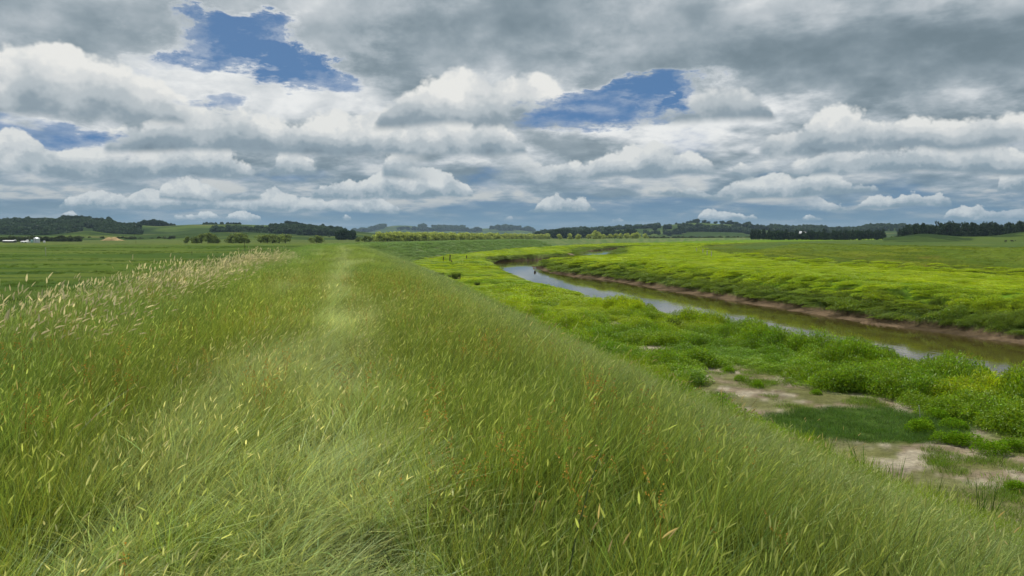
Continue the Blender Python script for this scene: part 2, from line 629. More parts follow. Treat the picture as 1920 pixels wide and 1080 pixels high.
# left plain: strips of pasture
left = (gu < -6)
pl = lerp(np.repeat(C3(.050, .095, .012), len(gx), 0), C3(.085, .135, .016), sstep(n1, .35, .65))
band = fbm(gx / 400, gy / 45, 61, 3)
pl = lerp(pl, C3(.095, .135, .020), sstep(band, .5, .62))
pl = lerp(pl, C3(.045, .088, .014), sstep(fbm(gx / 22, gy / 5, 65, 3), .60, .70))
pl = lerp(pl, C3(.045, .088, .014), (1 - sstep(gD + 25 * (n1 - .5), 45, 95)) * .8)  # near end darker: rougher grass, with cloud shadow painted into the colour
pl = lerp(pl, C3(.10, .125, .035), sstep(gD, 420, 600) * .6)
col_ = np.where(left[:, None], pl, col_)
# right levee and the field behind
l2m = sstep(gu2 + 3 * (n2 - .5), 22, 15)[:, None]
ter = fbm(gx / 1.0, gz * 6 + gy / 14, 66, 3)
l2c = lerp(np.repeat(C3(.065, .100, .010), len(gx), 0), C3(.120, .150, .014), sstep(ter, .38, .62))
l2c = lerp(l2c, C3(.085, .135, .020), sstep(fbm(gx / 12, gy / 30, 67, 3), .45, .65) * .6)
l2c = lerp(l2c, C3(.14, .095, .035), sstep(n2 * .6 + n3 * .4, .62, .72) * sstep(gu2, 5, 12) * .5)
l2t = lerp(l2c, C3(.075, .120, .022), sstep(-gu2, -2.5, 2))
field = lerp(np.repeat(C3(.065, .110, .022), len(gx), 0), C3(.090, .128, .026), sstep(n1, .4, .6))
field = lerp(field, C3(.05, .09, .025), .6 * sstep(-gu2, 44, 46) * (1 - sstep(-gu2, 50, 53)) * (gD < 260))
l2t = np.where((gu2 < -14)[:, None], field, l2t)
col_ = np.where((gu < 8)[:, None], col_, col_ * (1 - l2m) + l2t * l2m)
# levee thatch
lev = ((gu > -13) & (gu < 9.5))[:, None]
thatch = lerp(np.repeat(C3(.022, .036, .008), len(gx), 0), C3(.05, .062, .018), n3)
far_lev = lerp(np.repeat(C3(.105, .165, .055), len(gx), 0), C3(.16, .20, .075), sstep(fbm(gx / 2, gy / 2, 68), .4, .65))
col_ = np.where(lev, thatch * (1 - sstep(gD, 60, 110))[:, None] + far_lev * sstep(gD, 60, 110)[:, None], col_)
# river banks
mudc = lerp(np.repeat(C3(.062, .047, .026), len(gx), 0), C3(.150, .108, .066), sstep(n3, .35, .7))
bankm = (1 - sstep(gz + .25 * (n3 - .5), -3.72, -3.45)) * (np.abs(gr) < 9)
col_ = lerp(col_, mudc, bankm)
slope_b = (1 - sstep(gz, -2.95, -2.6)) * (np.abs(gr) < 9) * (1 - bankm)
col_ = lerp(col_, C3(.035, .055, .014), slope_b * .85 * gright)
col_ = lerp(col_, C3(.13, .15, .05), slope_b * .8 * (~gright) * (gy > 120))
dry, damp, mud2 = dry_mask(gx, gy), damp_mask(gx, gy), mud_mask(gx, gy)
dryc = lerp(np.repeat(C3(.235, .190, .125), len(gx), 0), C3(.37, .325, .235), sstep(fbm(gx / .5, gy / .3, 69, 4), .42, .62))
dryc = lerp(dryc, C3(.13, .145, .04), sstep(fbm(gx / .9, gy / .9, 70, 4), .48, .60) * .8)
flatm = (gu > 8.0) & (gz < -2) & (gz > -3.2)
col_ = lerp(col_, dryc, dry * flatm)
col_ = lerp(col_, C3(.060, .105, .020), damp * flatm)
col_ = lerp(col_, C3(.30, .215, .15), mud2 * (gu > 10))
col_ = np.vstack([col_, col_[:1]])
C4 = np.hstack([col_, np.ones((len(col_), 1))])
fieldm = np.concatenate([((gu < -6) | (gu2 < 14)) * 1.0, [0]])
drym = np.concatenate([dry * flatm, [0]])

gm, nt_, b_ = kindmat('soil_and_sward')
base = attr('tint')
P = geo_pos()
nf = noise(P, 2.2, 6, .65)
nc = noise(P, .35, 4, .6)
nf2 = noise(P, 13.0, 3, .6)
v = smooth(nf2, .3, .7, .82, 1.18, 'LINEAR') * smooth(nf, .25, .75, .62, 1.38, 'LINEAR') * smooth(nc, .3, .7, .85, 1.15, 'LINEAR')
cmix = mixc(1.0, base, xyz(v, v, v), 'MULTIPLY')
nt_.links.new(cmix.s, b_.inputs['Base Color'])
b_.inputs['Roughness'].default_value = .9
b_.inputs['Specular IOR Level'].default_value = .02
bump = nt_.nodes.new('ShaderNodeBump')
bump.inputs['Strength'].default_value = .9
bump.inputs['Distance'].default_value = .12
hh = noise(P, 5.0, 5, .7) * 1.0 + puffs(P, 3.2, 1) * .5
nt_.links.new(hh.s, bump.inputs['Height'])
nt_.links.new(bump.outputs[0], b_.inputs['Normal'])
tri = np.stack([np.full(n_a, c0), idx[0], np.roll(idx[0], -1)], -1)
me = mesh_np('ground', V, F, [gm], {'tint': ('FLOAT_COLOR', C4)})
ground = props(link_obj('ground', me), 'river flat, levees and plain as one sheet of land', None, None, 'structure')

# ---------------------------------------------------------------- hills
hm, nt_, b_ = kindmat('hill_pasture')
P = geo_pos()
a = noise(P, .006, 5, .6)
b2 = noise(P, .02, 4, .6)
c1 = mixc(smooth(a, .42, .56), (.085, .125, .03), (.045, .075, .022))
c1 = mixc(smooth(b2, .52, .60) * .8, c1, (.025, .045, .018))
c1 = mixc(smooth(noise(P, .011, 3, .5), .60, .66) * .5, c1, (.17, .16, .06))
nt_.links.new(c1.s, b_.inputs['Base Color'])
b_.inputs['Roughness'].default_value = 1
b_.inputs['Specular IOR Level'].default_value = 0
HILLF = []
for nm, lab, dist, depth, prof in HILLS:
    pxs = np.array([p[0] for p in prof], float)
    hs = np.array([p[1] for p in prof], float)
    na, nd = 260, 40
    ax = np.linspace(pxs[0], pxs[-1], na)
    hpx = np.interp(ax, pxs, hs)
    k = np.ones(7) / 7
    hpx = np.convolve(np.pad(hpx, 3, 'edge'), k, 'valid')
    crest = hpx / FPX * dist + EYE - FLAT_Z
    tt = np.linspace(-1, 1, nd)
    Aa, T = np.meshgrid(np.arctan((ax - 960) / FPX), tt)
    hz = np.interp(Aa[0], Aa[0], crest)
    D = (dist + T * depth) / np.cos(Aa)
    X, Y = D * np.sin(Aa), D * np.cos(Aa)
    pr = (1 - np.abs(T) ** 1.6)
    rough = 1 + (.55 * (fbm(X / (depth * .25), Y / (depth * .25), 81, 4) - .5)) * np.abs(T) * 1.2
    Z = FLAT_Z - 1.5 + (np.maximum(hz, 0)[None, :] + 1.5) * pr * rough
    HILLF.append((X, Y, Z, dist, depth, pxs, hpx, ax))
    I = np.arange(na * nd).reshape(nd, na)
    Fh = np.stack([I[:-1, :-1], I[:-1, 1:], I[1:, 1:], I[1:, :-1]], -1).reshape(-1, 4)
    me = mesh_np(nm, np.stack([X.ravel(), Y.ravel(), Z.ravel()], 1), Fh, [hm])
    props(link_obj(nm, me), lab, None, None, 'structure')


def hill_z(i, px, t):
    """crest-relative point on hill i: column, t in -1 (front) .. 1 (back)"""
    X, Y, Z, dist, depth, pxs, hpx, ax = HILLF[i]
    j = int(np.clip(np.searchsorted(ax, px), 0, len(ax) - 1))
    k = int(np.clip((t + 1) / 2 * (X.shape[0] - 1), 0, X.shape[0] - 1))
    return X[k, j], Y[k, j], Z[k, j]


# ---------------------------------------------------------------- river water
wm, nt_, b_ = kindmat('river_water')
P = geo_pos()
b_.inputs['Base Color'].default_value = (.062, .050, .014, 1)
b_.inputs['Roughness'].default_value = .045
b_.inputs['IOR'].default_value = 1.33
b_.inputs['Specular IOR Level'].default_value = .42
bump = nt_.nodes.new('ShaderNodeBump')
bump.inputs['Strength'].default_value = .10
bump.inputs['Distance'].default_value = .05
mp = nt_.nodes.new('ShaderNodeMapping')
mp.inputs['Scale'].default_value = (1.0, .6, 1)
nt_.links.new(P.s, mp.inputs[0])
hh = noise(S(mp.outputs[0]), 2.4, 3, .5) * smooth(noise(P, .08, 2), .42, .62)
nt_.links.new(hh.s, bump.inputs['Height'])
nt_.links.new(bump.outputs[0], b_.inputs['Normal'])
Vw = np.array([[-25, -28, 0], [165, -28, 0], [165, 405, 0], [-25, 405, 0]], float)
Vw[:, 2] = WATER_Z + .02
Fw = np.array([[0, 1, 2, 3]])
props(link_obj('river', mesh_np('river', Vw, Fw, [wm])), 'slow brown river between mud banks', None, None, 'structure')
# ---------------------------------------------------------------- plants of the sward
LIB = bpy.data.collections.new('tufts')       # meshes to scatter: not linked to the scene


def leafmat(name, transl=.35, gloss=.06, rough=.45, var=.25):
    """leaf material: colour = tint of the tuft x colour of the blade"""
    m = bpy.data.materials.new(name)
    m.use_nodes = True
    n_ = m.node_tree
    n_.nodes.clear()
    S.nt = n_
    o = n_.nodes.new('ShaderNodeOutputMaterial')
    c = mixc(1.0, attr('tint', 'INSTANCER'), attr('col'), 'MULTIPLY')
    d = n_.nodes.new('ShaderNodeBsdfDiffuse')
    t = n_.nodes.new('ShaderNodeBsdfTranslucent')
    g = n_.nodes.new('ShaderNodeBsdfGlossy')
    g.inputs['Roughness'].default_value = rough
    tw = mixc(1.0, c, (1.1, 1.1, .75), 'MULTIPLY')
    n_.links.new(c.s, d.inputs[0])
    n_.links.new(tw.s, t.inputs[0])
    g.inputs[0].default_value = (.9, 1, .8, 1)
    m1 = n_.nodes.new('ShaderNodeMixShader')
    m1.inputs[0].default_value = transl
    n_.links.new(d.outputs[0], m1.inputs[1])
    n_.links.new(t.outputs[0], m1.inputs[2])
    m2 = n_.nodes.new('ShaderNodeMixShader')
    m2.inputs[0].default_value = gloss
    n_.links.new(m1.outputs[0], m2.inputs[1])
    n_.links.new(g.outputs[0], m2.inputs[2])
    n_.links.new(m2.outputs[0], o.inputs[0])
    return m


class MB:
    def __init__(self):
        self.V, self.F, self.C, self.n = [], [], [], 0

    def add(self, V, F, C):
        self.V.append(V)
        self.F.append(F + self.n)
        self.C.append(C)
        self.n += len(V)

    def mesh(self, name, mat):
        V, F, C = np.vstack(self.V), np.vstack(self.F), np.vstack(self.C)
        return mesh_np(name, V, F, [mat], {'col': ('FLOAT_COLOR', np.hstack([C, np.ones((len(C), 1))]))}, smooth_=False)


def blades(mb, n, rad, h, w, bend, col0, col1, rg, seg=4, lean=(0, 0), tipw=.12, hv=.35, spread=.35, cvar=.30):
    """n curved tapering blades rooted in a disc"""
    a = rg.uniform(0, 2 * np.pi, n)
    r = rad * np.sqrt(rg.uniform(0, 1, n))
    bx, by = r * np.cos(a), r * np.sin(a)
    H = h * (1 - hv * rg.uniform(0, 1, n) ** 1.2)
    da = a + rg.normal(0, 1.1, n)
    out = spread * rg.uniform(.1, 1, n) * H
    bd = bend * rg.uniform(.2, 1.3, n) * H
    dx_, dy_ = np.cos(da), np.sin(da)
    t = np.linspace(0, 1, seg + 1)[None, :]
    hx = out[:, None] * dx_[:, None] * t + (bd * dx_ + lean[0] * H)[:, None] * t ** 2.3
    hy = out[:, None] * dy_[:, None] * t + (bd * dy_ + lean[1] * H)[:, None] * t ** 2.3
    hz = H[:, None] * (t - .28 * np.minimum(bd / H + .3 * np.hypot(*lean), 1.2)[:, None] * t ** 2.6)
    cx, cy = bx[:, None] + hx, by[:, None] + hy
    wa = rg.uniform(0, np.pi, n)
    W = w * rg.uniform(.6, 1.25, n)[:, None] * np.interp(t, [0, .3, .75, 1], [.7, 1, .6, tipw])
    sx, sy = np.cos(wa)[:, None] * W / 2, np.sin(wa)[:, None] * W / 2
    V = np.stack([np.stack([cx - sx, cy - sy, hz], -1), np.stack([cx + sx, cy + sy, hz], -1)], 2)   # n,seg+1,2,3
    V = V.reshape(-1, 3)
    k = (np.arange(n) * (seg + 1) * 2)[:, None] + (np.arange(seg) * 2)[None, :]
    F = np.stack([k, k + 1, k + 3, k + 2], -1).reshape(-1, 4)
    tt = np.repeat(np.broadcast_to(t, (n, seg + 1))[:, :, None], 2, 2).reshape(-1)
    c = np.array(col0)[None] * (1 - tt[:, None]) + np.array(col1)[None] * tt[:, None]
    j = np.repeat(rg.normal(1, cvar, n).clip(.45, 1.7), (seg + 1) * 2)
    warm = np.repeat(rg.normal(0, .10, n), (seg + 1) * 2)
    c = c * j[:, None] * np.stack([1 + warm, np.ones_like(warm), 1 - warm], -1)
    mb.add(V, F, np.clip(c, 0, 3))


def stalk(mb, x, y, h, lx, ly, sw, hl, hw, cs, ch, rg, kind='spike'):
    """stem with a seed head at the tip"""
    t = np.linspace(0, 1, 6)
    px = x + lx * t ** 2.2 * h
    py = y + ly * t ** 2.2 * h
    pz = h * (t - .16 * math.hypot(lx, ly) * t ** 2.5)
    P_ = np.stack([px, py, pz], 1)
    wa = rg.uniform(0, np.pi)
    s = np.array([math.cos(wa), math.sin(wa), 0]) * sw / 2
    V = np.stack([P_ - s, P_ + s], 1).reshape(-1, 3)
    k = np.arange(5) * 2
    mb.add(V, np.stack([k, k + 1, k + 3, k + 2], -1), np.repeat(np.array([cs]), len(V), 0))
    d = P_[-1] - P_[-2]
    d = d / np.linalg.norm(d)
    q = np.cross(d, [0.3, .9, .1])
    q /= np.linalg.norm(q)
    q2 = np.cross(d, q)
    if kind == 'spike':
        tt = np.array([0, .18, .5, .8, 1])
        ww = np.array([.25, .9, 1, .6, .08]) * hw / 2
        drop = np.array([lx, ly, 0]) * .25 * hl
        for e in (q, q2):
            M = P_[-1][None] + d[None] * (tt * hl)[:, None] + drop[None] * (tt ** 2)[:, None] - np.array([0, 0, .25 * hl])[None] * (tt ** 2)[:, None] * math.hypot(lx, ly)
            V = np.stack([M - e * ww[:, None], M + e * ww[:, None]], 1).reshape(-1, 3)
            k = np.arange(4) * 2
            mb.add(V, np.stack([k, k + 1, k + 3, k + 2], -1), np.repeat(np.array([ch]), len(V), 0) * rg.uniform(.8, 1.2))
    else:                                   # loose panicle of small spikelets
        for i in range(14 if kind == 'panicle' else 18):
            f = rg.uniform(-.2, 1)
            c = P_[-1] + d * hl * f + (q * rg.normal() + q2 * rg.normal()) * hw * (1.05 - f) * .5
            e1 = rg.normal(size=3)
            e1 /= np.linalg.norm(e1)
            e2 = np.cross(e1, rg.normal(size=3))
            e2 /= np.linalg.norm(e2)
            l, w_ = (.0065, .0035) if kind == 'panicle' else (.006, .0045)
            V = np.array([c - e1 * l, c + e2 * w_, c + e1 * l, c - e2 * w_])
            mb.add(V, np.array([[0, 1, 2, 3]]), np.repeat(np.array([ch]), 4, 0) * rg.uniform(.7, 1.25))


def to_lib(names, me, prefix):
    o = bpy.data.objects.new(f'{prefix}_{len(names):02d}', me)
    names.append(o)
    return o


M_grass = leafmat('grass_blades', .42, .02, .45)
M_weed = leafmat('weed_leaves', .42, .03, .5)
WIND = (.16, .05)


def lib(prefix, builder, n):
    col = bpy.data.collections.new(prefix)
    for i in range(n):
        rg = np.random.default_rng(1000 + 37 * i + sum(map(ord, prefix)))
        mb = MB()
        mat = builder(mb, rg, i)
        col.objects.link(bpy.data.objects.new(f'{prefix}_{i:02d}', mb.mesh(prefix, mat)))
    return col


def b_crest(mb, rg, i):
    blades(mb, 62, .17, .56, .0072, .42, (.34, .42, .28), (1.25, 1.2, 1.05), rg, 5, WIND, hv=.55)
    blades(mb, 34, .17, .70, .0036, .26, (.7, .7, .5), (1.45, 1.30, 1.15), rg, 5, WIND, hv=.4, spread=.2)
    for k in range(6):
        x, y = rg.normal(0, .09, 2)
        stalk(mb, x, y, rg.uniform(.45, .68), WIND[0] + rg.normal(0, .16), WIND[1] + rg.normal(0, .16), .0018,
              rg.uniform(.04, .07), rg.uniform(.006, .009), (1.3, 1.2, .9), (2.4, 1.9, 2.6), rg)
    return M_grass


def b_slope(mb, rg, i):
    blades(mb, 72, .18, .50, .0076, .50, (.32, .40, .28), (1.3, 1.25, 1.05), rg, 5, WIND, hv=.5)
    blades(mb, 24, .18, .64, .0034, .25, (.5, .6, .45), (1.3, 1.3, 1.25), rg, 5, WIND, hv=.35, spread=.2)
    for k in range(2):
        x, y = rg.normal(0, .09, 2)
        stalk(mb, x, y, rg.uniform(.5, .72), WIND[0] + rg.normal(0, .16), WIND[1] + rg.normal(0, .16), .0022,
              rg.uniform(.05, .10), .05, (1.3, 1.3, 1.1), (1.35, 1.3, 1.1), rg, 'panicle')
    return M_grass


def b_fine(mb, rg, i):                      # pale fine grass laid over along the path
    blades(mb, 80, .18, .46, .0056, .55, (.45, .5, .4), (1.35, 1.32, 1.25), rg, 5, (.42, -.18), hv=.5, spread=.5)
    blades(mb, 40, .18, .56, .0024, .42, (.9, .9, .8), (1.55, 1.5, 1.6), rg, 5, (.42, -.18), hv=.4)
    return M_grass


def b_far(mb, rg, i):                       # the same sward where it is seen from afar
    blades(mb, 150, .5, .50, .013, .45, (.5, .58, .5), (1.2, 1.18, 1.1), rg, 3, WIND, hv=.5)
    blades(mb, 40, .5, .68, .008, .25, (.8, .9, .8), (1.9, 1.8, 1.9), rg, 3, WIND, hv=.35, spread=.2)
    return M_grass


def b_lime(mb, rg, i):                      # upright bright grass at the foot of the levee
    blades(mb, 60, .15, .46, .007, .22, (.6, .7, .5), (1.15, 1.1, 1.0), rg, 4, (.06, .02), hv=.5, spread=.22)
    return M_grass


def b_short(mb, rg, i):                     # short turf
    blades(mb, 90, .25, .11, .007, .5, (.7, .75, .7), (1.1, 1.1, 1.1), rg, 2, (.0, .0), hv=.6, spread=.5)
    return M_grass


def b_reed(mb, rg, i):
    blades(mb, 12, .10, .72, .017, .12, (.6, .7, .5), (1.0, 1.0, 1.0), rg, 5, (.05, 0), hv=.4, spread=.18, tipw=.05)
    return M_grass


def weed(mb, rg, nl, rad, h, ll, lw, up=.35):
    """low leafy plant: lance leaves on many short stems filling a cushion"""
    a = rg.uniform(0, 2 * np.pi, nl)
    r = rad * np.sqrt(rg.uniform(0, 1, nl))
    top = h * (1 - .75 * (r / rad) ** 2.4)
    z = top * rg.uniform(.25, 1.0, nl) ** .6
    c = np.stack([r * np.cos(a), r * np.sin(a), z], 1)
    d = np.stack([np.cos(a + rg.normal(0, 1, nl)), np.sin(a + rg.normal(0, 1, nl)), rg.normal(up, .45, nl)], 1)
    d /= np.linalg.norm(d, axis=1)[:, None]
    s = np.cross(d, rg.normal(0, .5, (nl, 3)) + [0, 0, 1])
    s /= np.linalg.norm(s, axis=1)[:, None]
    L = ll * rg.uniform(.6, 1.3, nl)[:, None]
    Wd = lw * rg.uniform(.7, 1.25, nl)[:, None]
    V = np.stack([c, c + d * L * .45 + s * Wd / 2, c + d * L - np.array([0, 0, 1]) * L * .18, c + d * L * .45 - s * Wd / 2], 1)
    F = (np.arange(nl) * 4)[:, None] + np.arange(4)[None]
    base_ = (rg.normal(1, .22, nl).clip(.5, 1.6))
    C = np.repeat(base_[:, None] * np.array([[1, 1, 1]]) * np.stack([1 + rg.normal(0, .12, nl), np.ones(nl), np.ones(nl)], 1), 4, 0)
    mb.add(V.reshape(-1, 3), F, C)


def b_weed(mb, rg, i):
    weed(mb, rg, 620, .42, .34, .060, .020)
    blades(mb, 30, .36, .30, .008, .3, (.6, .7, .5), (1, 1, 1), rg, 2, (0, 0), hv=.5)
    return M_weed


def b_weedfar(mb, rg, i):
    weed(mb, rg, 650, .85, .42, .12, .045)
    return M_weed


def scatter(name, label, cat, collection, pts, rot, scl, tint, kind='stuff'):
    """one object: points that carry the tufts (geometry nodes)"""
    n = len(pts)
    me = bpy.data.meshes.new(name)
    me.vertices.add(n)
    me.vertices.foreach_set('co', np.asarray(pts, np.float32).ravel())
    nv = len(collection.objects)
    for an, typ, key, dat in (('rot', 'FLOAT_VECTOR', 'vector', rot), ('scl', 'FLOAT_VECTOR', 'vector', scl), ('pick', 'INT', 'value', rng.integers(0, nv, n)),
                              ('tint', 'FLOAT_COLOR', 'color', np.hstack([tint, np.ones((n, 1))]))):
        a = me.attributes.new(an, typ, 'POINT')
        a.data.foreach_set(key, np.ascontiguousarray(dat, np.int32 if typ == 'INT' else np.float32).ravel())
    o = link_obj(name, me)
    g = bpy.data.node_groups.new(name, 'GeometryNodeTree')
    g.interface.new_socket('Geometry', in_out='INPUT', socket_type='NodeSocketGeometry')
    g.interface.new_socket('Geometry', in_out='OUTPUT', socket_type='NodeSocketGeometry')
    N = g.nodes.new
    gi, go, ip, ci = N('NodeGroupInput'), N('NodeGroupOutput'), N('GeometryNodeInstanceOnPoints'), N('GeometryNodeCollectionInfo')
    ci.inputs['Collection'].default_value = collection
    ci.inputs['Separate Children'].default_value = True
    ci.inputs['Reset Children'].default_value = True
    ip.inputs['Pick Instance'].default_value = True

    def na(nm, dt):
        q = N('GeometryNodeInputNamedAttribute')
        q.data_type = dt
        q.inputs['Name'].default_value = nm
        return q.outputs['Attribute']
    L = g.links.new
    L(gi.outputs[0], ip.inputs['Points'])
    L(ci.outputs[0], ip.inputs['Instance'])
    L(na('pick', 'INT'), ip.inputs['Instance Index'])
    L(na('rot', 'FLOAT_VECTOR'), ip.inputs['Rotation'])
    L(na('scl', 'FLOAT_VECTOR'), ip.inputs['Scale'])
    L(ip.outputs[0], go.inputs[0])
    md = o.modifiers.new('scatter', 'NODES')
    md.node_group = g
    return props(o, label, cat, None, kind)


def pts_in(x0, x1, y0, y1, dens, fn=None):
    n = int((x1 - x0) * (y1 - y0) * dens)
    x, y = rng.uniform(x0, x1, n), rng.uniform(y0, y1, n)
    vis = np.abs(x) < (y + 2.5) * .70 + 3.0                    # what this view and a side step can see
    return x[vis], y[vis]


def rs(n, s0, s1, tilt=.12, wild=False, zs=None):
    """random turn (small, so that the wind leans all one way) and size"""
    yaw = rng.uniform(-math.pi, math.pi, n) if wild else rng.normal(0, .75, n)
    rot = np.stack([rng.normal(0, tilt, n), rng.normal(0, tilt, n), yaw], 1)
    s = rng.uniform(s0, s1, n)
    z = s * rng.uniform(.8, 1.2, n) if zs is None else s * zs
    return rot, np.stack([s, s, z], 1)


def cv(n, c, v=.12):
    j = rng.normal(1, v, n).clip(.6, 1.5)[:, None]
    return np.repeat(np.array([c], float), n, 0) * j


CREST, SLOPE, FINE = b_crest, b_slope, b_fine
L_crest, L_slope, L_fine, L_far = lib('meadow_tuft', b_crest, 8), lib('slope_tuft', b_slope, 8), lib('fine_tuft', b_fine, 6), lib('distant_tuft', b_far, 6)
L_lime, L_short, L_reed = lib('bright_tuft', b_lime, 5), lib('turf_tuft', b_short, 5), lib('reed_tuft', b_reed, 5)
L_weed, L_weedfar = lib('weed_cushion', b_weed, 6), lib('weed_mat', b_weedfar, 6)

ZO = lambda x, y: height(x, y)


def path_w(u, x, y):
    """how strongly a spot lies on the pale trodden strip"""
    c = -.44 + .28 * (fbm(y / 6, x * 0 + 3, 91, 2) - .5)
    wd = np.interp(y, [0, 8, 20, 60], [.52, .40, .30, .34]) * (.7 + .6 * fbm(y / 3, x * 0, 92, 2))
    on = np.exp(-((u - c) / wd) ** 2) * (.6 + 1.0 * fbm(x / .9, y / 2.2, 93, 3)) * np.interp(y, [0, 9, 25, 60], [1, 1, 1, .95])
    sweep = sstep(fbm(x / 1.1 + y / 6, y / 4.5, 88, 3), .63, .74) * .7 * (u > -4) * (u < 1.6)
    return np.maximum(on, sweep)


def levee_tint(x, y, u):
    n = len(x)
    a = fbm(x / 2.2, y / 4.5, 94, 3)
    b = fbm(x / .8, y / 1.4, 95, 2)
    green = np.array([[.150, .265, .080]])
    olive = np.array([[.240, .305, .060]])
    blue = np.array([[.215, .285, .092]])
    mid = np.array([[.190, .290, .066]])
    c = olive * a[:, None] ** .8 + mid * (1 - a[:, None] ** .8)
    w = sstep(-u, 1.6, 3.4)[:, None]
    c = c * (1 - .55 * w) + green * .55 * w
    w = .9 * sstep(u + 2.4 * (b - .5) + 1.5 * (a - .5), .8, 3.4)[:, None]
    c = c * (1 - w) + blue * w
    pw = np.clip(path_w(u, x, y), 0, 1)[:, None] * .85
    c = c * (1 - pw) + np.array([[.46, .52, .25]]) * pw
    return c * (1 + .30 * (b - .5))[:, None] * rng.normal(1, .17, n).clip(.6, 1.5)[:, None]


def build_levee_grass():
    bands = [(.9, 7, 34, .95, 1.15), (7, 14, 22, 1.0, 1.3), (14, 26, 13, 1.25, 1.6)]
    out = {k: [] for k in ('c', 's', 'f')}
    for y0, y1, dens, s0, s1 in bands:
        x, y = pts_in(-13, 16, max(y0 - 1.5, -.5) if y0 < 2 else y0, y1, dens)
        d = np.hypot(x, y)
        z, u, u2, r, rt = ZO(x, y)
        ok = (u > -9.5) & (u < 7.1 + 2.4 * (fbm(x / 2, y / 2, 96, 3) - .5)) & (d > .75)
        pw = path_w(u, x, y)
        isf = (pw > rng.uniform(.1, 1.05, len(x)) + .5 * (fbm(x / .5, y / .9, 89, 2) - .5))
        iss = ~isf & (u + rng.normal(size=len(x)) * .8 > 2.1) & (rng.uniform(0, 1, len(x)) > .28)
        for key, sel, (a0, a1) in (('f', ok & isf, (1.0, 1.3)), ('s', ok & iss, (.85, 1.05)), ('c', ok & ~isf & ~iss, (.85, 1.1))):
            rot, sc_ = rs(int(sel.sum()), a0 * s0, a1 * s0)
            us = u[sel]
            hgt = .86 * (1 + .10 * sstep(-us, 1.8, 3.2) - .30 * sstep(us, 1.5, 5))
            nearp = np.exp(-((us + .44) / .9) ** 2)
            sc_[:, 2] = sc_[:, 2] / (s0 ** .8) * hgt * (1 - .25 * nearp) * (.85 + .5 * fbm(x[sel] / 1.5, y[sel] / 1.5, 97, 2))
            out[key].append((np.stack([x[sel], y[sel], z[sel] - .01], 1), rot, sc_, levee_tint(x[sel], y[sel], us)))
    cat_ = lambda k: [np.vstack([q[i] for q in out[k]]) for i in range(4)]
    scatter('meadow_grass', 'tall yellow green grass in seed on the levee top', 'grass', L_crest, *cat_('c'))
    scatter('slope_grass', 'blue green grass on the side slope of the levee', 'grass', L_slope, *cat_('s'))
    scatter('path_grass', 'pale fine grass bent over along the trodden strip', 'grass', L_fine, *cat_('f'))
    # beyond 26 m
    P_, R_, Sc, T_ = [], [], [], []
    for y0, y1, dens, s0, hz in [(26, 60, 5.5, .85, .95), (60, 125, 2.6, 1.15, .9), (125, 330, .9, 1.7, .85)]:
        x, y = pts_in(-55 if y0 > 50 else -26, 45 if y0 > 120 else 12, y0, y1, dens)
        z, u, u2, r, rt = ZO(x, y)
        ok = (u > -10) & (u < 7.6)
        x, y, z, u = x[ok], y[ok], z[ok], u[ok]
        rot, sc_ = rs(len(x), s0 * .8, s0 * 1.2)
        sc_[:, 2] = hz * rng.uniform(.8, 1.15, len(x)) * (.80 + .10 * sstep(-u, 1.8, 3.2)) * (1 - .25 * np.exp(-((u + .44) / .9) ** 2))
        P_.append(np.stack([x, y, z - .02], 1)); R_.append(rot); Sc.append(sc_)
        t = levee_tint(x, y, u)
        far = sstep(y, 90, 160)[:, None]
        t = t * (1 - far) + (np.array([[.165, .270, .085]]) * (1 + .5 * (fbm(x / 2.5, y / 2.5, 98, 3) - .5))[:, None]) * far
        T_.append(t * .95)
    scatter('distant_levee_grass', 'silvery green grass on the far run of the levee', 'grass', L_far, np.vstack(P_), np.vstack(R_), np.vstack(Sc), np.vstack(T_))


build_levee_grass()


# seed heads that stand out of the sward
def b_heads(mb, rg, i):
    for k in range(3):
        x, y = rg.normal(0, .05, 2)
        stalk(mb, x, y, rg.uniform(.62, .9), WIND[0] * 1.5 + rg.normal(0, .2), rg.normal(0, .15), .0022,
              rg.uniform(.05, .08), rg.uniform(.005, .008), (.45, .5, .25), (1.15, 1, 1), rg)
    blades(mb, 2, .08, .85, .011, .75, (.30, .42, .20), (.45, .62, .40), rg, 7, WIND, hv=.3)
    return M_grass


def b_fluff(mb, rg, i):
    for k in range(4):
        x, y = rg.normal(0, .09, 2)
        stalk(mb, x, y, rg.uniform(.72, 1.0), WIND[0] * 2 + rg.normal(0, .16), rg.normal(0, .1), .0025,
              rg.uniform(.07, .12), rg.uniform(.012, .022), (.5, .5, .3), (1.0, 1, 1), rg)
    return M_grass


def b_sorrel(mb, rg, i):
    for k in range(4):
        x, y = rg.normal(0, .08, 2)
        stalk(mb, x, y, rg.uniform(.42, .62), rg.normal(0, .12), rg.normal(0, .12), .0022, .11, .035, (.5, .35, .3), (1, 1, 1), rg, 'sorrel')
    return M_grass


L_heads, L_fluff, L_sorrel = lib('seed_stalk', b_heads, 6), lib('fluffy_stalk', b_fluff, 6), lib('sorrel_stalk', b_sorrel, 6)


def stalks(name, label, cat, L, y0, y1, dens, u0, u1, colr, patch, thr, s=(.8, 1.0), x0=-13, x1=16):
    x, y = pts_in(x0, x1, y0, y1, dens)
    z, u, *_ = ZO(x, y)
    p = fbm(x / patch, y / (patch * 1.5), len(name), 2)
    ok = (u > u0) & (u < u1) & (np.hypot(x, y) > 1.0) & (p + rng.uniform(-.12, .12, len(x)) > thr) & (path_w(u, x, y) < .6)
    x, y, z = x[ok], y[ok], z[ok]
    rot, sc_ = rs(len(x), *s)
    scatter(name, label, cat, L, np.stack([x, y, z], 1), rot, sc_, cv(len(x), colr, .2))


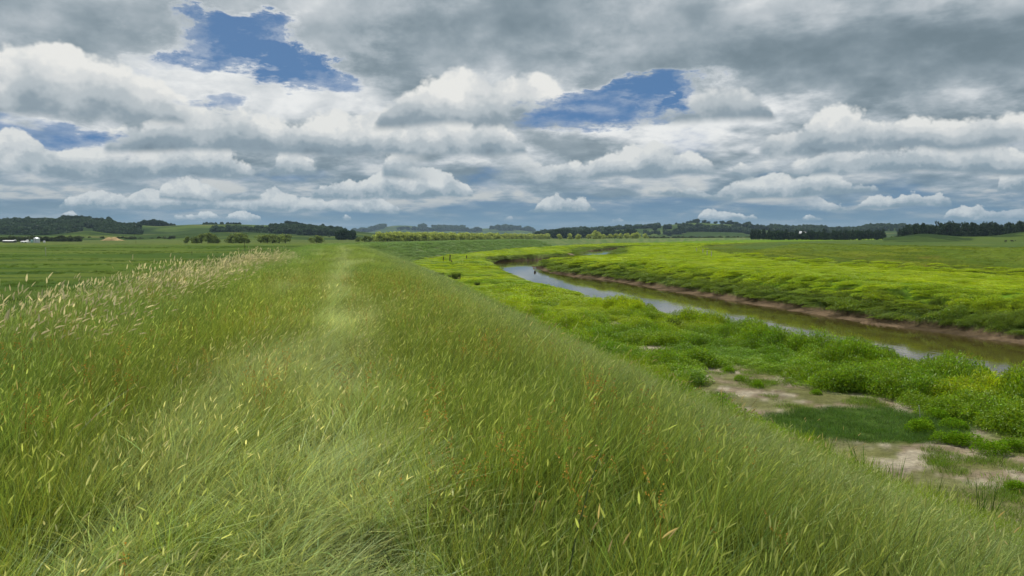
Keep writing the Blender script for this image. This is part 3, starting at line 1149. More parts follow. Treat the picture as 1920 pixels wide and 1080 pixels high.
stalks('seed_heads', 'tan seed heads standing above the levee grass', 'seed heads', L_heads, 0, 22, 1.5, -6, 7, (.55, .50, .24), 1.2, .45)
stalks('fluffy_seed_heads', 'cream and pinkish plumes along the left shoulder of the levee', 'seed heads', L_fluff, 7, 42, 13.0, -7.0, -2.9, (.76, .67, .50), 1.6, .44, s=(.72, 1.0), x0=-16, x1=3)
stalks('rusty_sorrel', 'rusty red sorrel stalks scattered through the grass', 'sorrel', L_sorrel, 0, 26, 5.0, -5, 2.4, (.50, .27, .06), 1.5, .50)


# ---------------------------------------------------------------- the river flat
rt_near = lambda x, y: 1.0


def flat_cover():
    def keep(x, y):
        z, u, u2, r, rt = ZO(x, y)
        dry = np.maximum(dry_mask(x, y), damp_mask(x, y)) * 1.15
        mud = mud_mask(x, y)
        side = rt
        ok = (u > 7.7) & (z > -3.75) & (z < -1.9) & (dry + rng.uniform(-.25, .25, len(x)) < .5) & (mud < .5) & (u2 > 15 + rng.uniform(-3, 3, len(x)))
        return ok, z, u, u2, r, rt, dry

    def tint(x, y, z, u, r, rt):
        n = len(x)
        a = fbm(x / 6, y / 9, 101, 3)
        b = fbm(x / 1.8, y / 2.6, 102, 2)
        c = np.array([[.260, .375, .010]]) * (1 - a[:, None]) + np.array([[.430, .520, .012]]) * a[:, None]
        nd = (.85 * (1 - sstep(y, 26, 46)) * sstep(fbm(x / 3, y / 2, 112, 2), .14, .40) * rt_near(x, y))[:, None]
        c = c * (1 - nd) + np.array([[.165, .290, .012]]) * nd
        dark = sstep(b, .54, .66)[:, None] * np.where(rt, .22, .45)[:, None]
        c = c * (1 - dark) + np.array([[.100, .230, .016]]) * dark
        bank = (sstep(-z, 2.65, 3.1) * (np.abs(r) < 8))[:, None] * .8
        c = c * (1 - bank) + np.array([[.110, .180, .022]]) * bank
        return c * rng.normal(1, .13, n).clip(.65, 1.5)[:, None]

    P_, R_, Sc, T_ = [], [], [], []
    for x0, x1, y0, y1, dens in [(0, 22, 8, 26, 12.0), (-8, 40, 26, 48, 6.5)]:
        x, y = pts_in(x0, x1, y0, y1, dens)
        ok, z, u, u2, r, rt, dry = keep(x, y)
        x, y, z, u, r, rt = (q[ok] for q in (x, y, z, u, r, rt))
        k = fbm(x / 1.6, y / 1.6, 103, 2)
        rot, sc_ = rs(len(x), .8, 1.25, .1, True)
        hh_ = .65 + 1.35 * sstep(k, .38, .72) + .8 * (rt == False) * (np.abs(r) < 3.5) * (.35 + .65 * sstep(u, 10, 13.5)) * (.5 + .5 * sstep(8 - np.abs(r), 0, 5))
        sc_[:, 2] = hh_ * rng.uniform(.85, 1.15, len(x))
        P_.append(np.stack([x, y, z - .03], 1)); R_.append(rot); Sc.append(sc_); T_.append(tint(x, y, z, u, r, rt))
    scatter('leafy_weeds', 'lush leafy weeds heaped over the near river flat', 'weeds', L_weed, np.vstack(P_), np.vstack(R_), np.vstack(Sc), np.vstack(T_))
    P_, R_, Sc, T_ = [], [], [], []
    for x0, x1, y0, y1, dens, s0 in [(-24, 62, 48, 110, 1.9, 1.0), (-36, 90, 110, 230, .62, 1.6), (-30, 150, 230, 480, .18, 2.6)]:
        x, y = pts_in(x0, x1, y0, y1, dens)
        ok, z, u, u2, r, rt, dry = keep(x, y)
        x, y, z, u, r, rt = (q[ok] for q in (x, y, z, u, r, rt))
        k = fbm(x / 3, y / 4, 103, 3)
        rot, sc_ = rs(len(x), .8 * s0, 1.25 * s0, .08, True)
        sc_[:, 2] = .42 + .7 * sstep(k, .42, .75) * (.25 + .75 * (np.abs(r) < 7) * (y < 150))
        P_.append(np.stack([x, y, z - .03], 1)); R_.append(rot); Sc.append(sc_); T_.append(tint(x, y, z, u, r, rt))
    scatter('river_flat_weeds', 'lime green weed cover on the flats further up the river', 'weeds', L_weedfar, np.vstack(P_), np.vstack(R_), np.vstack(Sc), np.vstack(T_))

    # bright upright grass at the foot of the levee
    x, y = pts_in(-8, 18, 7, 60, 16)
    z, u, u2, r, rt = ZO(x, y)
    e = fbm(x / 1.4, y / 2, 104, 2)
    ok = (u > 6.4) & (u < np.interp(y, [14, 24], [7.9, 8.6]) + 1.6 * (e - .4)) & (rng.uniform(0, 1, len(x)) < np.where(y < 30, 1, .4))
    x, y, z, u, e = x[ok], y[ok], z[ok], u[ok], e[ok]
    rot, sc_ = rs(len(x), .8, 1.2, .1, True)
    t = np.array([[.19, .33, .018]]) * (1 - e[:, None]) + np.array([[.32, .42, .022]]) * e[:, None]
    scatter('bright_grass', 'bright green grass along the foot of the levee', 'grass', L_lime, np.stack([x, y, z - .01], 1), rot, sc_, t * rng.normal(1, .12, (len(x), 1)))
    # reeds
    x, y = pts_in(-2, 16, 8, 34, 3.2)
    z, u, u2, r, rt = ZO(x, y)
    e = fbm(x / .9, y / 1.2, 105, 2)
    ok = (u > 7.0) & (u < 8.7) & (e > .57)
    x, y, z = x[ok], y[ok], z[ok]
    rot, sc_ = rs(len(x), .8, 1.15, .1, True)
    scatter('reeds', 'dark green upright reeds at the edge of the dried mud', 'reeds', L_reed, np.stack([x, y, z], 1), rot, sc_, cv(len(x), (.12, .23, .035), .2))
    # turf: the dark damp hollow, thin sprigs on the dry mud and lower banks
    x, y = pts_in(2, 20, 8, 30, 26)
    z, u, u2, r, rt = ZO(x, y)
    dm, dr = damp_mask(x, y), dry_mask(x, y)
    sp = fbm(x / .7, y / .7, 106, 3)
    ok = (u > 7.8) & (z > -3.6) & ((dm > .55) | ((dr > .3) & (sp > .60)))
    x, y, z, dm = x[ok], y[ok], z[ok], dm[ok]
    rot, sc_ = rs(len(x), .7, 1.1, .1, True)
    t = np.where((dm > .55)[:, None], np.array([[.105, .200, .035]]), np.array([[.18, .28, .03]]))
    scatter('short_turf', 'short dark turf in the hollow and sprigs on the dried mud', 'turf', L_short, np.stack([x, y, z], 1), rot, sc_, t * rng.normal(1, .15, (len(x), 1)))
    # grass hanging over the river banks
    x, y = pts_in(0, 60, 15, 170, 1.6)
    z, u, u2, r, rt = ZO(x, y)
    n = fbm(x / 2.5, y / 2.5, 107, 3)
    ok = (z > -3.75 + .35 * (n - .4)) & (z < np.where(rt, -2.35, -2.95)) & (np.abs(r) < 6) & (u > 9)
    x, y, z, n = x[ok], y[ok], z[ok], n[ok]
    rot, sc_ = rs(len(x), .55, 1.0, .25, True)
    sc_[:, 2] *= .9
    t = np.array([[.055, .100, .018]]) * (1 - n[:, None]) + np.array([[.17, .22, .035]]) * n[:, None]
    scatter('bank_grass', 'dark rank grass on the slope of the river bank', 'grass', L_far, np.stack([x, y, z - .02], 1), rot, sc_, t * rng.normal(1, .2, (len(x), 1)))
    # grazed slope of the right levee and rough spots in the left plain
    x, y = pts_in(30, 110, 40, 260, 1.1)
    z, u, u2, r, rt = ZO(x, y)
    n = fbm(x / 1.2, y / 4 + z * 5, 108, 3)
    ok = (u2 > -3) & (u2 < 16) & (n > .50)
    x, y, z = x[ok], y[ok], z[ok]
    rot, sc_ = rs(len(x), 1.0, 2.0, .1, True)
    sc_[:, 2] = rng.uniform(.8, 1.8, len(x))
    scatter('grazed_tufts', 'small grazed tufts on the slope of the right levee', 'grass', L_short, np.stack([x, y, z], 1), rot, sc_, cv(len(x), (.20, .26, .03), .25))
    x, y = pts_in(-220, -14, 30, 330, .5)
    z, u, u2, r, rt = ZO(x, y)
    n = fbm(x / 25, y / 6, 109, 3)
    ok = (u < -11) & (n > .60)
    x, y, z = x[ok], y[ok], z[ok]
    rot, sc_ = rs(len(x), 1.0, 2.2, .1, True)
    sc_[:, 2] = rng.uniform(1.2, 3.0, len(x))
    scatter('plain_tufts', 'darker rushy tufts in bands across the left plain', 'grass', L_short, np.stack([x, y, z], 1), rot, sc_, cv(len(x), (.11, .18, .03), .25))


flat_cover()
# ---------------------------------------------------------------- trees
def plainmat(name, c, rough=.8, metal=0.0, spec=.2, nscale=0, nv=.2):
    m, n_, b = kindmat(name)
    b.inputs['Roughness'].default_value = rough
    b.inputs['Metallic'].default_value = metal
    b.inputs['Specular IOR Level'].default_value = spec
    if nscale:
        v_ = smooth(noise(geo_pos(), nscale, 4, .6), .25, .75, 1 - nv, 1 + nv, 'LINEAR')
        n_.links.new(mixc(1.0, c, xyz(v_, v_, v_), 'MULTIPLY').s, b.inputs['Base Color'])
    else:
        b.inputs['Base Color'].default_value = (*c, 1)
    return m


def crownmat(name, c):
    m = bpy.data.materials.new(name)
    m.use_nodes = True
    n_ = m.node_tree
    n_.nodes.clear()
    S.nt = n_
    o = n_.nodes.new('ShaderNodeOutputMaterial')
    cc = mixc(1.0, c, attr('col'), 'MULTIPLY')
    d, t, m1 = n_.nodes.new('ShaderNodeBsdfDiffuse'), n_.nodes.new('ShaderNodeBsdfTranslucent'), n_.nodes.new('ShaderNodeMixShader')
    n_.links.new(cc.s, d.inputs[0])
    n_.links.new(cc.s, t.inputs[0])
    m1.inputs[0].default_value = .3
    n_.links.new(d.outputs[0], m1.inputs[1])
    n_.links.new(t.outputs[0], m1.inputs[2])
    n_.links.new(m1.outputs[0], o.inputs[0])
    return m


BARK = plainmat('bark', (.07, .055, .04), .95, nscale=3)


def crown(name, kind, mat, rg):
    """leaf clumps spread through several lobes; unit: metres, foot at z=0"""
    mb = MB()
    lobes = []
    if kind == 'round':
        for i in range(11):
            a = rg.uniform(0, 6.28)
            r = rg.uniform(0, 2.6)
            lobes.append((r * math.cos(a), r * math.sin(a), rg.uniform(1.9, 6.2) - r * .45, rg.uniform(1.2, 2.2), rg.uniform(1.0, 1.7)))
        H, cs = 8.0, .42
    elif kind == 'pine':
        for i in range(13):
            z = 2.5 + 10.5 * (i / 12)
            w = 2.9 * (1 - (i / 12) ** 1.7 * .72) * rg.uniform(.7, 1.15)
            lobes.append((rg.normal(0, .7), rg.normal(0, .7), z, w, 1.25))
        H, cs = 14.0, .5
    else:                                   # broad dark shelter tree
        for i in range(13):
            a = rg.uniform(0, 6.28)
            r = rg.uniform(0, 4.0)
            lobes.append((r * math.cos(a), r * math.sin(a), rg.uniform(2.2, 8.0) - r * .4, rg.uniform(1.8, 3.0), rg.uniform(1.5, 2.3)))
        H, cs = 10.0, .6
    for (lx, ly, lz, lw, lh) in lobes:
        n = int(95 * (lw / 1.8) ** 1.3)
        d = rg.normal(size=(n, 3))
        d /= np.linalg.norm(d, axis=1)[:, None]
        rr = rg.uniform(.55, 1.12, n) ** .7
        c = d * rr[:, None] * [lw, lw, lh] + [lx, ly, lz]
        c[:, 2] = np.maximum(c[:, 2], .5)
        nn = d + rg.normal(0, .55, (n, 3))
        nn /= np.linalg.norm(nn, axis=1)[:, None]
        e1 = np.cross(nn, rg.normal(size=(n, 3)))
        e1 /= np.linalg.norm(e1, axis=1)[:, None]
        e2 = np.cross(nn, e1)
        s = cs * rg.uniform(.5, 1.25, n)[:, None]
        V = np.stack([c - e1 * s, c - e2 * s * .7, c + e1 * s * .9, c + e2 * s * .8], 1).reshape(-1, 3)
        F = (np.arange(n) * 4)[:, None] + np.arange(4)[None]
        C = np.repeat(rg.normal(1, .22, n).clip(.4, 1.7)[:, None] * np.array([[1, 1, 1]]), 4, 0) * rg.uniform(.8, 1.2)
        mb.add(V, F, C)
    return mb.mesh(name, mat), H


def trunk(name, h, r, rg, limbs=4):
    mb = MB()

    def tube(a, b, ra, rb, n=7, k=4):
        a, b = np.array(a, float), np.array(b, float)
        d = (b - a) / np.linalg.norm(b - a)
        q = np.cross(d, [.3, .8, .15])
        q /= np.linalg.norm(q)
        q2 = np.cross(d, q)
        t = np.linspace(0, 1, k)
        wob = rg.normal(0, .03, (k, 3)) * np.linalg.norm(b - a) * (t * (1 - t) * 4)[:, None]
        P_ = a[None] + (b - a)[None] * t[:, None] + wob
        rr = ra + (rb - ra) * t
        an = np.linspace(0, 2 * np.pi, n, endpoint=False)
        V = (P_[:, None, :] + rr[:, None, None] * (np.cos(an)[None, :, None] * q + np.sin(an)[None, :, None] * q2)).reshape(-1, 3)
        I = np.arange(k * n).reshape(k, n)
        J = np.roll(I, -1, 1)
        F = np.stack([I[:-1], J[:-1], J[1:], I[1:]], -1).reshape(-1, 4)
        mb.add(V, F, np.ones((len(V), 3)))
    tube((0, 0, -.6), (rg.normal(0, .1), rg.normal(0, .1), h), r * 1.2, r * .45)
    for i in range(limbs):
        a = rg.uniform(0, 6.28)
        z = h * rg.uniform(.35, .8)
        tube((0, 0, z), (math.cos(a) * h * .35, math.sin(a) * h * .35, z + h * .35), r * .5, r * .12, 5)
    return mb.mesh(name, BARK)


KINDS = {}
for key, shape, c, nm in (('field', 'round', (.24, .30, .085), 'field_tree'), ('row', 'round', (.46, .52, .12), 'orchard_tree'),
                          ('pine', 'pine', (.050, .080, .036), 'pine_tree'), ('dark', 'broad', (.050, .085, .036), 'shelter_tree')):
    mat = crownmat(nm + '_leaves', c)
    vs = []
    for i in range(4):
        rg = np.random.default_rng(300 + i * 11 + len(nm))
        cme, H = crown('crown', shape, mat, rg)
        tme = trunk('trunk', H * .72, .30 if shape != 'round' else .22, rg)
        vs.append((cme, tme, H))
    KINDS[key] = (nm, vs)


def zplain(x, y):
    return float(height(np.array([float(x)]), np.array([float(y)]))[0][0])


def tree(kind, x, y, z, h, label, group, wide=1.0):
    nm, vs = KINDS[kind]
    cme, tme, H = random.choice(vs)
    r = bpy.data.objects.new(nm, None)
    sc.collection.objects.link(r)
    r.location = (x, y, z)
    s = h / H
    r.scale = (s * wide * random.uniform(.9, 1.15), s * wide * random.uniform(.9, 1.15), s)
    r.rotation_euler = (0, 0, random.uniform(0, 6.28))
    props(r, label, 'tree', group)
    link_obj('crown', cme, r)
    link_obj('trunk', tme, r)
    return r


def pxpos(px, d):
    a = math.atan((px - 960) / FPX)
    return d * math.tan(a), d


ORD = ['leftmost', 'second', 'third', 'fourth', 'fifth', 'sixth', 'seventh', 'eighth', 'ninth', 'tenth', 'eleventh', 'twelfth']


def clump(kind, d, spec, where, group, wide=1.15):
    """spec: (column, height in rows)"""
    for i, (px, h) in enumerate(spec):
        dd = d * random.uniform(.985, 1.02)
        x, y = pxpos(px, dd)
        o_ = ORD[i] if i == 0 else ORD[i] + ' from the left'
        tree(kind, x, y, zplain(x, y) - .1, h / FPX * dd, f'{o_} of {where}', group, wide)


G1 = 'trees standing on the left plain'
clump('field', 500, [(352, 15), (369, 17), (379, 21), (391, 23), (401, 22), (410, 12)], 'the ragged trees in the first clump on the plain', G1)
clump('field', 490, [(437, 23), (449, 25), (459, 17), (467, 11)], 'the trees in the compact clump right of the first one', G1)
clump('field', 505, [(490, 20), (502, 22), (512, 22), (524, 21), (536, 23)], 'the trees in the long third clump on the plain', G1)
clump('field', 520, [(584, 14), (594, 20), (603, 14)], 'the small trees standing alone right of the third clump', G1)
clump('field', 620, [(673, 12), (684, 17), (696, 13)], 'the trees just before the long row begins', G1)
clump('dark', 900, [(640, 20), (648, 24), (655, 22), (663, 18)], 'the dark round trees behind the last field trees', 'dark shelter trees', .9)
# the long row beyond the levee bend
n = 54
for i in range(n):
    t = i / (n - 1)
    px = 712 + (1026 - 712) * t ** .92
    d = 640 / (1 - .52 * t)
    x, y = pxpos(px + random.uniform(-1, 1), d)
    tree('row', x, y, zplain(x, y) - .1, (22 - 11.0 * t + random.uniform(-1.0, 1.0)) / FPX * d,
         'light green tree in the long even row beyond the levee', 'light green trees in the long row', 1.5)
clump('row', 1050, [(1049, 13), (1068, 13), (1084, 12), (1103, 13), (1116, 20), (1124, 15), (1131, 12)],
      'the light green trees right of the long row', 'light green trees in the gap', 1.05)
clump('row', 1080, [(1142, 13), (1152, 14), (1163, 14), (1174, 15), (1186, 15), (1194, 17), (1209, 14)],
      'the light trees ending the tree line above the river', 'light green trees by the river bend', 1.1)
clump('dark', 1500, [(1013, 16), (1030, 15), (1038, 18), (1052, 21), (1062, 20), (1072, 17)], 'the dark trees showing over the end of the long row', 'dark trees behind the row', 1.1)
clump('dark', 1700, [(1094, 19), (1101, 21), (1139, 24), (1145, 22), (1168, 18), (1177, 22), (1184, 20)], 'the dark tall trees behind the light green ones', 'dark trees behind the gap')
# pine belts on the right
for i in range(62):
    t = i / 61
    px = 1408 + 250 * t + random.uniform(-1.5, 1.5)
    d = 900 + random.uniform(-10, 25)
    x, y = pxpos(px, d)
    tree('pine' if random.random() < .7 else 'dark', x, y, zplain(x, y) - .1, random.choice([15, 18, 19, 20, 21]) * random.uniform(.92, 1.06) / FPX * d,
         'dark pine in the low belt across the right plain', 'dark pines in the low belt', 1.0)
for i in range(88):
    t = i / 87
    px = 1684 + 320 * t + random.uniform(-2, 2)
    d = 790 + random.uniform(-5, 60)
    x, y = pxpos(px, d)
    hh_ = np.interp(px, [1655, 1690, 1712, 1735, 1745, 1760, 1770, 1860, 1875, 1885, 2000], [19, 25, 33, 32, 28, 35, 36, 34, 30, 35, 37])
    tree('pine', x, y, zplain(x, y) - .1, hh_ * random.uniform(.86, 1.07) / FPX * d,
         'dark tall pine in the plantation at the right edge', 'tall dark pines of the plantation', 1.15)
# copses along the left ridge (hill 0)
for (a, b, ha, hb, st, nm_) in [(22, 88, 5, 5, 6, 'thin crest belt at the far left'), (120, 166, 9, 8, 5, 'dark copse on the highest part of the ridge'),
                                (176, 190, 4, 4, 6, 'small crest clump right of the highest copse'), (203, 204, 9, 9, 5, 'lone round crown on the ridge'),
                                (258, 328, 10, 6, 5, 'big dark wood on the middle of the ridge'), (383, 453, 4, 4, 5.5, 'long low belt on the crest'),
                                (536, 590, 9, 5, 5, 'slanting dark belt right of the middle'), (605, 606, 9, 9, 5, 'single tree standing up on the ridge')]:
    px = a
    while px <= b:
        t = (px - a) / max(b - a, 1)
        h = (ha + (hb - ha) * t) * random.uniform(.85, 1.1)
        if 'big dark wood' in nm_:
            h = 12 * math.sin(math.pi * min(1, .2 + t * .75)) * random.uniform(.85, 1.1)
        x, y, z = hill_z(0, px, -.04)
        tree('dark', x, y, z - 2, (h + 2) / FPX * math.hypot(x, y), f'tree of the {nm_}', f'trees of the {nm_}', 1.1)
        px += st * random.uniform(.8, 1.15)
# skyline trees of the rounded hill (hill 3)
for j, (px, h) in enumerate([(1215, 5), (1222, 6), (1231, 5), (1262, 3), (1281, 4), (1290, 5), (1298, 7), (1306, 8), (1315, 6), (1322, 4), (1337, 5), (1348, 7), (1354, 4), (1364, 8),
                             (1370, 5), (1384, 3), (1399, 8), (1424, 4), (1450, 3), (1500, 4), (1541, 3), (1600, 4), (1610, 5), (1622, 5), (1634, 6), (1644, 5), (1655, 5), (1668, 5), (1680, 4), (1695, 4)]):
    x, y, z = hill_z(3, px, -.05)
    tree('dark', x, y, z - 2, (h + 1.5) / FPX * 2700, 'far dark tree on the skyline of the rounded hill', 'skyline trees of the rounded hill', 1.3)


# woods that read as one mass
def b_wood(mb, rg, i):
    me, H = crown('w', 'broad', None, rg)
    co = np.empty(len(me.vertices) * 3, np.float32)
    me.vertices.foreach_get('co', co)
    V = co.reshape(-1, 3)
    nq = len(V) // 4
    keep = rg.permutation(nq)[:int(nq * .45)]
    V4 = V.reshape(nq, 4, 3)[keep]
    c = V4.mean(1, keepdims=True)
    V4 = c + (V4 - c) * 1.7
    mb.add(V4.reshape(-1, 3), (np.arange(len(keep)) * 4)[:, None] + np.arange(4)[None], np.repeat(rg.normal(1, .2, len(keep)).clip(.5, 1.5)[:, None] * np.ones((1, 3)), 4, 0))
    return M_grass


_v = bpy.data.meshes.new
L_wood = lib('wood_crown', b_wood, 5)


def wood(hi, name, label, areas, dens_px, s, colr):
    P_ = []
    for (x0, x1, t0, t1, thr) in areas:
        n_ = int((x1 - x0) * dens_px)
        for k in range(n_):
            px, t = random.uniform(x0, x1), random.uniform(t0, t1)
            x, y, z = hill_z(hi, px, t)
            if float(fbm(np.array([x / 130.]), np.array([y / 130.]), 7, 3)[0]) > thr:
                P_.append((x, y, z - 1.0))
    P_ = np.array(P_)
    rot, sc_ = rs(len(P_), s * .7, s * 1.2, .05, True)
    scatter(name, label, 'woodland', L_wood, P_, rot, sc_, cv(len(P_), [c * 1.35 for c in colr], .2))


wood(0, 'woodland', 'dark woodland covering the lower slopes of the left ridge', [(-120, 150, -.92, -.22, .2), (150, 215, -.6, -.35, .33), (180, 262, -.85, -.55, .33), (400, 500, -.88, -.66, .40), (510, 640, -.75, -.40, .42)], 5.5, 1.05, (.035, .062, .028))
wood(3, 'woodland', 'patchy dark woods on the rounded hill', [(1000, 1230, -.8, -.2, .45), (1230, 1450, -.85, -.35, .55), (1440, 1760, -.7, -.1, .47)], 3.6, 1.4, (.038, .065, .028))
wood(2, 'woodland', 'dark wood patches on the blue far ridge', [(660, 720, -.4, 0, .3), (820, 870, -.5, -.2, .3), (930, 960, -.5, -.2, .3), (740, 1000, -.6, -.1, .56)], 2.5, 3.0, (.038, .065, .028))

# low hedge and scrub along the far edge of the plains
P_ = []
for (x0, x1, d0, d1, n_) in [(0, 150, 640, 660, 90), (150, 330, 900, 940, 60), (1215, 1410, 1180, 1300, 150), (1655, 1720, 700, 720, 26), (330, 660, 1000, 1050, 60)]:
    for k in range(n_):
        d = random.uniform(d0, d1)
        x, y = pxpos(random.uniform(x0, x1), d)
        P_.append((x, y, FLAT_Z - .3))
P_ = np.array(P_)
rot, sc_ = rs(len(P_), .3, .55, .05, True)
scatter('scrub', 'low dull hedges and scrub along the far edge of the plains', 'scrub', L_wood, P_, rot, sc_, cv(len(P_), (.075, .10, .04), .25))


# ---------------------------------------------------------------- built things
def poly_mesh(name, V, F, mats, mi=None):
    me = bpy.data.meshes.new(name)
    me.from_pydata([tuple(v) for v in V], [], F)
    for m in mats:
        me.materials.append(m)
    if mi:
        me.polygons.foreach_set('material_index', mi)
    me.update()
    return me


def revolve(name, prof, n, mat, smooth_=True, rib=0.0):
    V, F = [], []
    for (r, z) in prof:
        for k in range(n):
            rr = r * (1 + rib * (k % 2)) if r > .01 else r
            V.append((rr * math.cos(2 * math.pi * k / n), rr * math.sin(2 * math.pi * k / n), z))
    for i in range(len(prof) - 1):
        for k in range(n):
            F.append((i * n + k, i * n + (k + 1) % n, (i + 1) * n + (k + 1) % n, (i + 1) * n + k))
    me = poly_mesh(name, V, F, [mat])
    return me


def boxm(name, sx, sy, sz, mat, z0=0.0, ox=0.0, oy=0.0, bev=0.02):
    import bmesh
    bm = bmesh.new()
    bmesh.ops.create_cube(bm, size=1)
    for v in bm.verts:
        v.co = (v.co.x * sx + ox, v.co.y * sy + oy, (v.co.z + .5) * sz + z0)
    bmesh.ops.bevel(bm, geom=list(bm.edges), offset=bev, segments=1, affect='EDGES')
    me = bpy.data.meshes.new(name)
    bm.to_mesh(me)
    bm.free()
    me.materials.append(mat)
    return me


def root(name, loc, label, cat, group=None, rz=0.0):
    r = bpy.data.objects.new(name, None)
    sc.collection.objects.link(r)
    r.location = loc
    r.rotation_euler = (0, 0, rz)
    return props(r, label, cat, group)


STEEL = plainmat('galvanised_steel', (.62, .66, .68), .45, .3, .5, 1.5, .12)
WHITE = plainmat('white_paint', (.78, .78, .76), .6, nscale=2, nv=.08)
PALEG = plainmat('pale_green_plastic', (.30, .52, .48), .5, nscale=2, nv=.08)
DARKW = plainmat('dark_boards', (.10, .10, .10), .8, nscale=2)
GREYR = plainmat('grey_roof', (.42, .44, .46), .6, nscale=2)
WOODP = plainmat('weathered_wood', (.075, .060, .045), .9, nscale=9, nv=.35)
PALEW = plainmat('bleached_wood', (.50, .48, .42), .8, nscale=9, nv=.2)
CLAY = plainmat('clay', (.42, .30, .13), .95, nscale=.4, nv=.25)

x, y = pxpos(70.5, 560)
r = root('grain_silo', (x, y, zplain(x, y)), 'pale steel grain silo with a conical roof beside the farm sheds', 'silo')
link_obj('wall', revolve('wall', [(1.95, -.3), (1.95, 3.0)], 40, STEEL, rib=.012), r)
ro = link_obj('roof', revolve('roof', [(2.08, 2.98), (2.02, 3.06), (.35, 3.85), (.35, 4.0), (0.0, 4.02)], 40, STEEL), r)
link_obj('ladder', boxm('ladder', .35, .06, 3.0, GREYR, 0, 0.3, -2.02), r)

for px, mat, wd, lab in ((53, WHITE, 2.0, 'white round water tank on the left of the silo'), (61, PALEG, 1.7, 'pale green water tank just left of the silo'),
                         (84.5, WHITE, 1.6, 'small white tank on the right of the silo'), (30, WHITE, 1.5, 'whitish tank at the end of the farm yard')):
    x, y = pxpos(px, 575)
    w_ = wd / 2
    r = root('water_tank', (x, y, zplain(x, y)), lab, 'tank')
    zt = 1.6 if px != 84.5 else .9
    link_obj('tank_body', revolve('tank_body', [(w_, -.3), (w_ * 1.01, zt * .5), (w_, zt), (w_ * .75, zt + .3), (w_ * .25, zt + .45), (0, zt + .46)], 24, mat), r)
    link_obj('lid', revolve('lid', [(w_ * .25, zt + .43), (w_ * .24, zt + .55), (0, zt + .56)], 14, GREYR), r)


def shed(px, d, w, dep, h, roofh, wallm, roofm, name, label, rz=0.0, base=None, ndoor=2):
    x, y = pxpos(px, d)
    r = root(name, (x, y, zplain(x, y) if base is None else base), label, 'building', None, rz)
    link_obj('wall', boxm('wall', w, dep, h + .3, wallm, -.3), r)
    a, b, e = w / 2 + .3, dep / 2 + .3, .12
    V = [(-a, -b, h), (a, -b, h), (a, b, h), (-a, b, h), (-a, 0, h + roofh), (a, 0, h + roofh)]
    V += [(vx, vy, vz + e) for vx, vy, vz in V]
    F = [(0, 1, 5, 4), (2, 3, 4, 5), (6, 10, 11, 7), (8, 11, 10, 9), (0, 6, 7, 1), (2, 8, 9, 3), (0, 4, 10, 6), (4, 3, 9, 10), (1, 7, 11, 5), (5, 11, 8, 2)]
    link_obj('roof', poly_mesh('roof', V, F, [roofm]), r)
    for s in (-1, 1):
        V = [(s * (w / 2 - .01), -dep / 2, h), (s * (w / 2 - .01), dep / 2, h), (s * (w / 2 - .01), 0, h + roofh * .92)]
        link_obj('gable', poly_mesh('gable', V, [(0, 1, 2)], [wallm]), r)
    for k in range(ndoor):
        ox = -w / 2 + w * (k + .5) / ndoor
        link_obj('door', boxm('door', w / ndoor * .4, .08, h * .75, DARKW, 0, ox, -dep / 2 - .03), r)
    return r


shed(19.5, 570, 7.5, 4, 1.1, .5, DARKW, WHITE, 'farm_shed', 'low dark farm shed with a pale roof at the far left')
shed(49.5, 565, 4.6, 4, .7, .45, WHITE, WHITE, 'farm_shed', 'low white farm shed under the round tank')
shed(561, 1000, 8, 6, 2.2, 1.2, WHITE, GREYR, 'farm_house', 'small white house far behind the third clump of trees', ndoor=2)
shed(551, 1010, 7, 6, 2.0, 1.2, GREYR, WHITE, 'farm_house', 'small pale house left of the far white house', .3, ndoor=2)
X, Y, Z = hill_z(3, 1502, -.62)
zz = (443 - 440) / FPX * 2200 + EYE
shed(1502, 2150, 21, 16, 9, 6, WHITE, WHITE, 'barn', 'big white gabled barn showing above the low pine belt', .25, zz - 6, 3)
shed(1487, 2150, 6, 6, 5, 3, WHITE, WHITE, 'barn', 'small white outbuilding left of the big white barn', 0, zz - 6, 1)
shed(1409, 1500, 4, 4, 7, 3, WHITE, WHITE, 'farm_house', 'narrow white house at the left end of the pine belt', 0, None, 1)

# the orange cut in the foothill: a worked face of clay
P0x, P0y = pxpos(214, 800)
V, F = [], []
nx1, ny1 = 30, 12
for j in range(ny1):
    for i in range(nx1):
        a, b = i / (nx1 - 1) * 2 - 1, j / (ny1 - 1) * 2 - 1
        hgt = max(0, 1 - abs(a + .12) ** 1.5) * max(0, 1 - b * b) * (1 + .35 * math.sin(a * 9) * .5)
        V.append((P0x + a * 10.5, P0y + b * 6, FLAT_Z - .2 + 3.4 * hgt + .4 * float(fbm(np.array([a * 6.]), np.array([b * 6.]), 3)[0])))
for j in range(ny1 - 1):
    for i in range(nx1 - 1):
        k = j * nx1 + i
        F.append((k, k + 1, k + nx1 + 1, k + nx1))
props(link_obj('clay_heap', poly_mesh('clay_heap', V, F, [CLAY])), 'orange heap of dug clay at the foot of the left hills', 'clay heap')


def post(name, px, py, z, h, rad, label, cat, group=None, mat=None, lean=(0, 0), cap=None):
    x, y = at(px, py, z)
    zz = zplain(x, y)
    r = root(name, (x, y, zz), label, cat, group)
    me = revolve('shaft', [(rad * 1.05, -.25), (rad, 0), (rad * .93, h * .6), (rad * .9, h - rad * .3), (rad * .55, h), (0, h + .002)], 9, mat or WOODP)
    o = link_obj('shaft', me, r)
    r.rotation_euler = (lean[0], lean[1], random.uniform(0, 3))
    if cap:
        link_obj('cap', revolve('cap', [(rad * 1.5, h - cap), (rad * 1.6, h - cap * .3), (rad * .9, h + .01), (0, h + .012)], 9, WHITE), r)
    return r


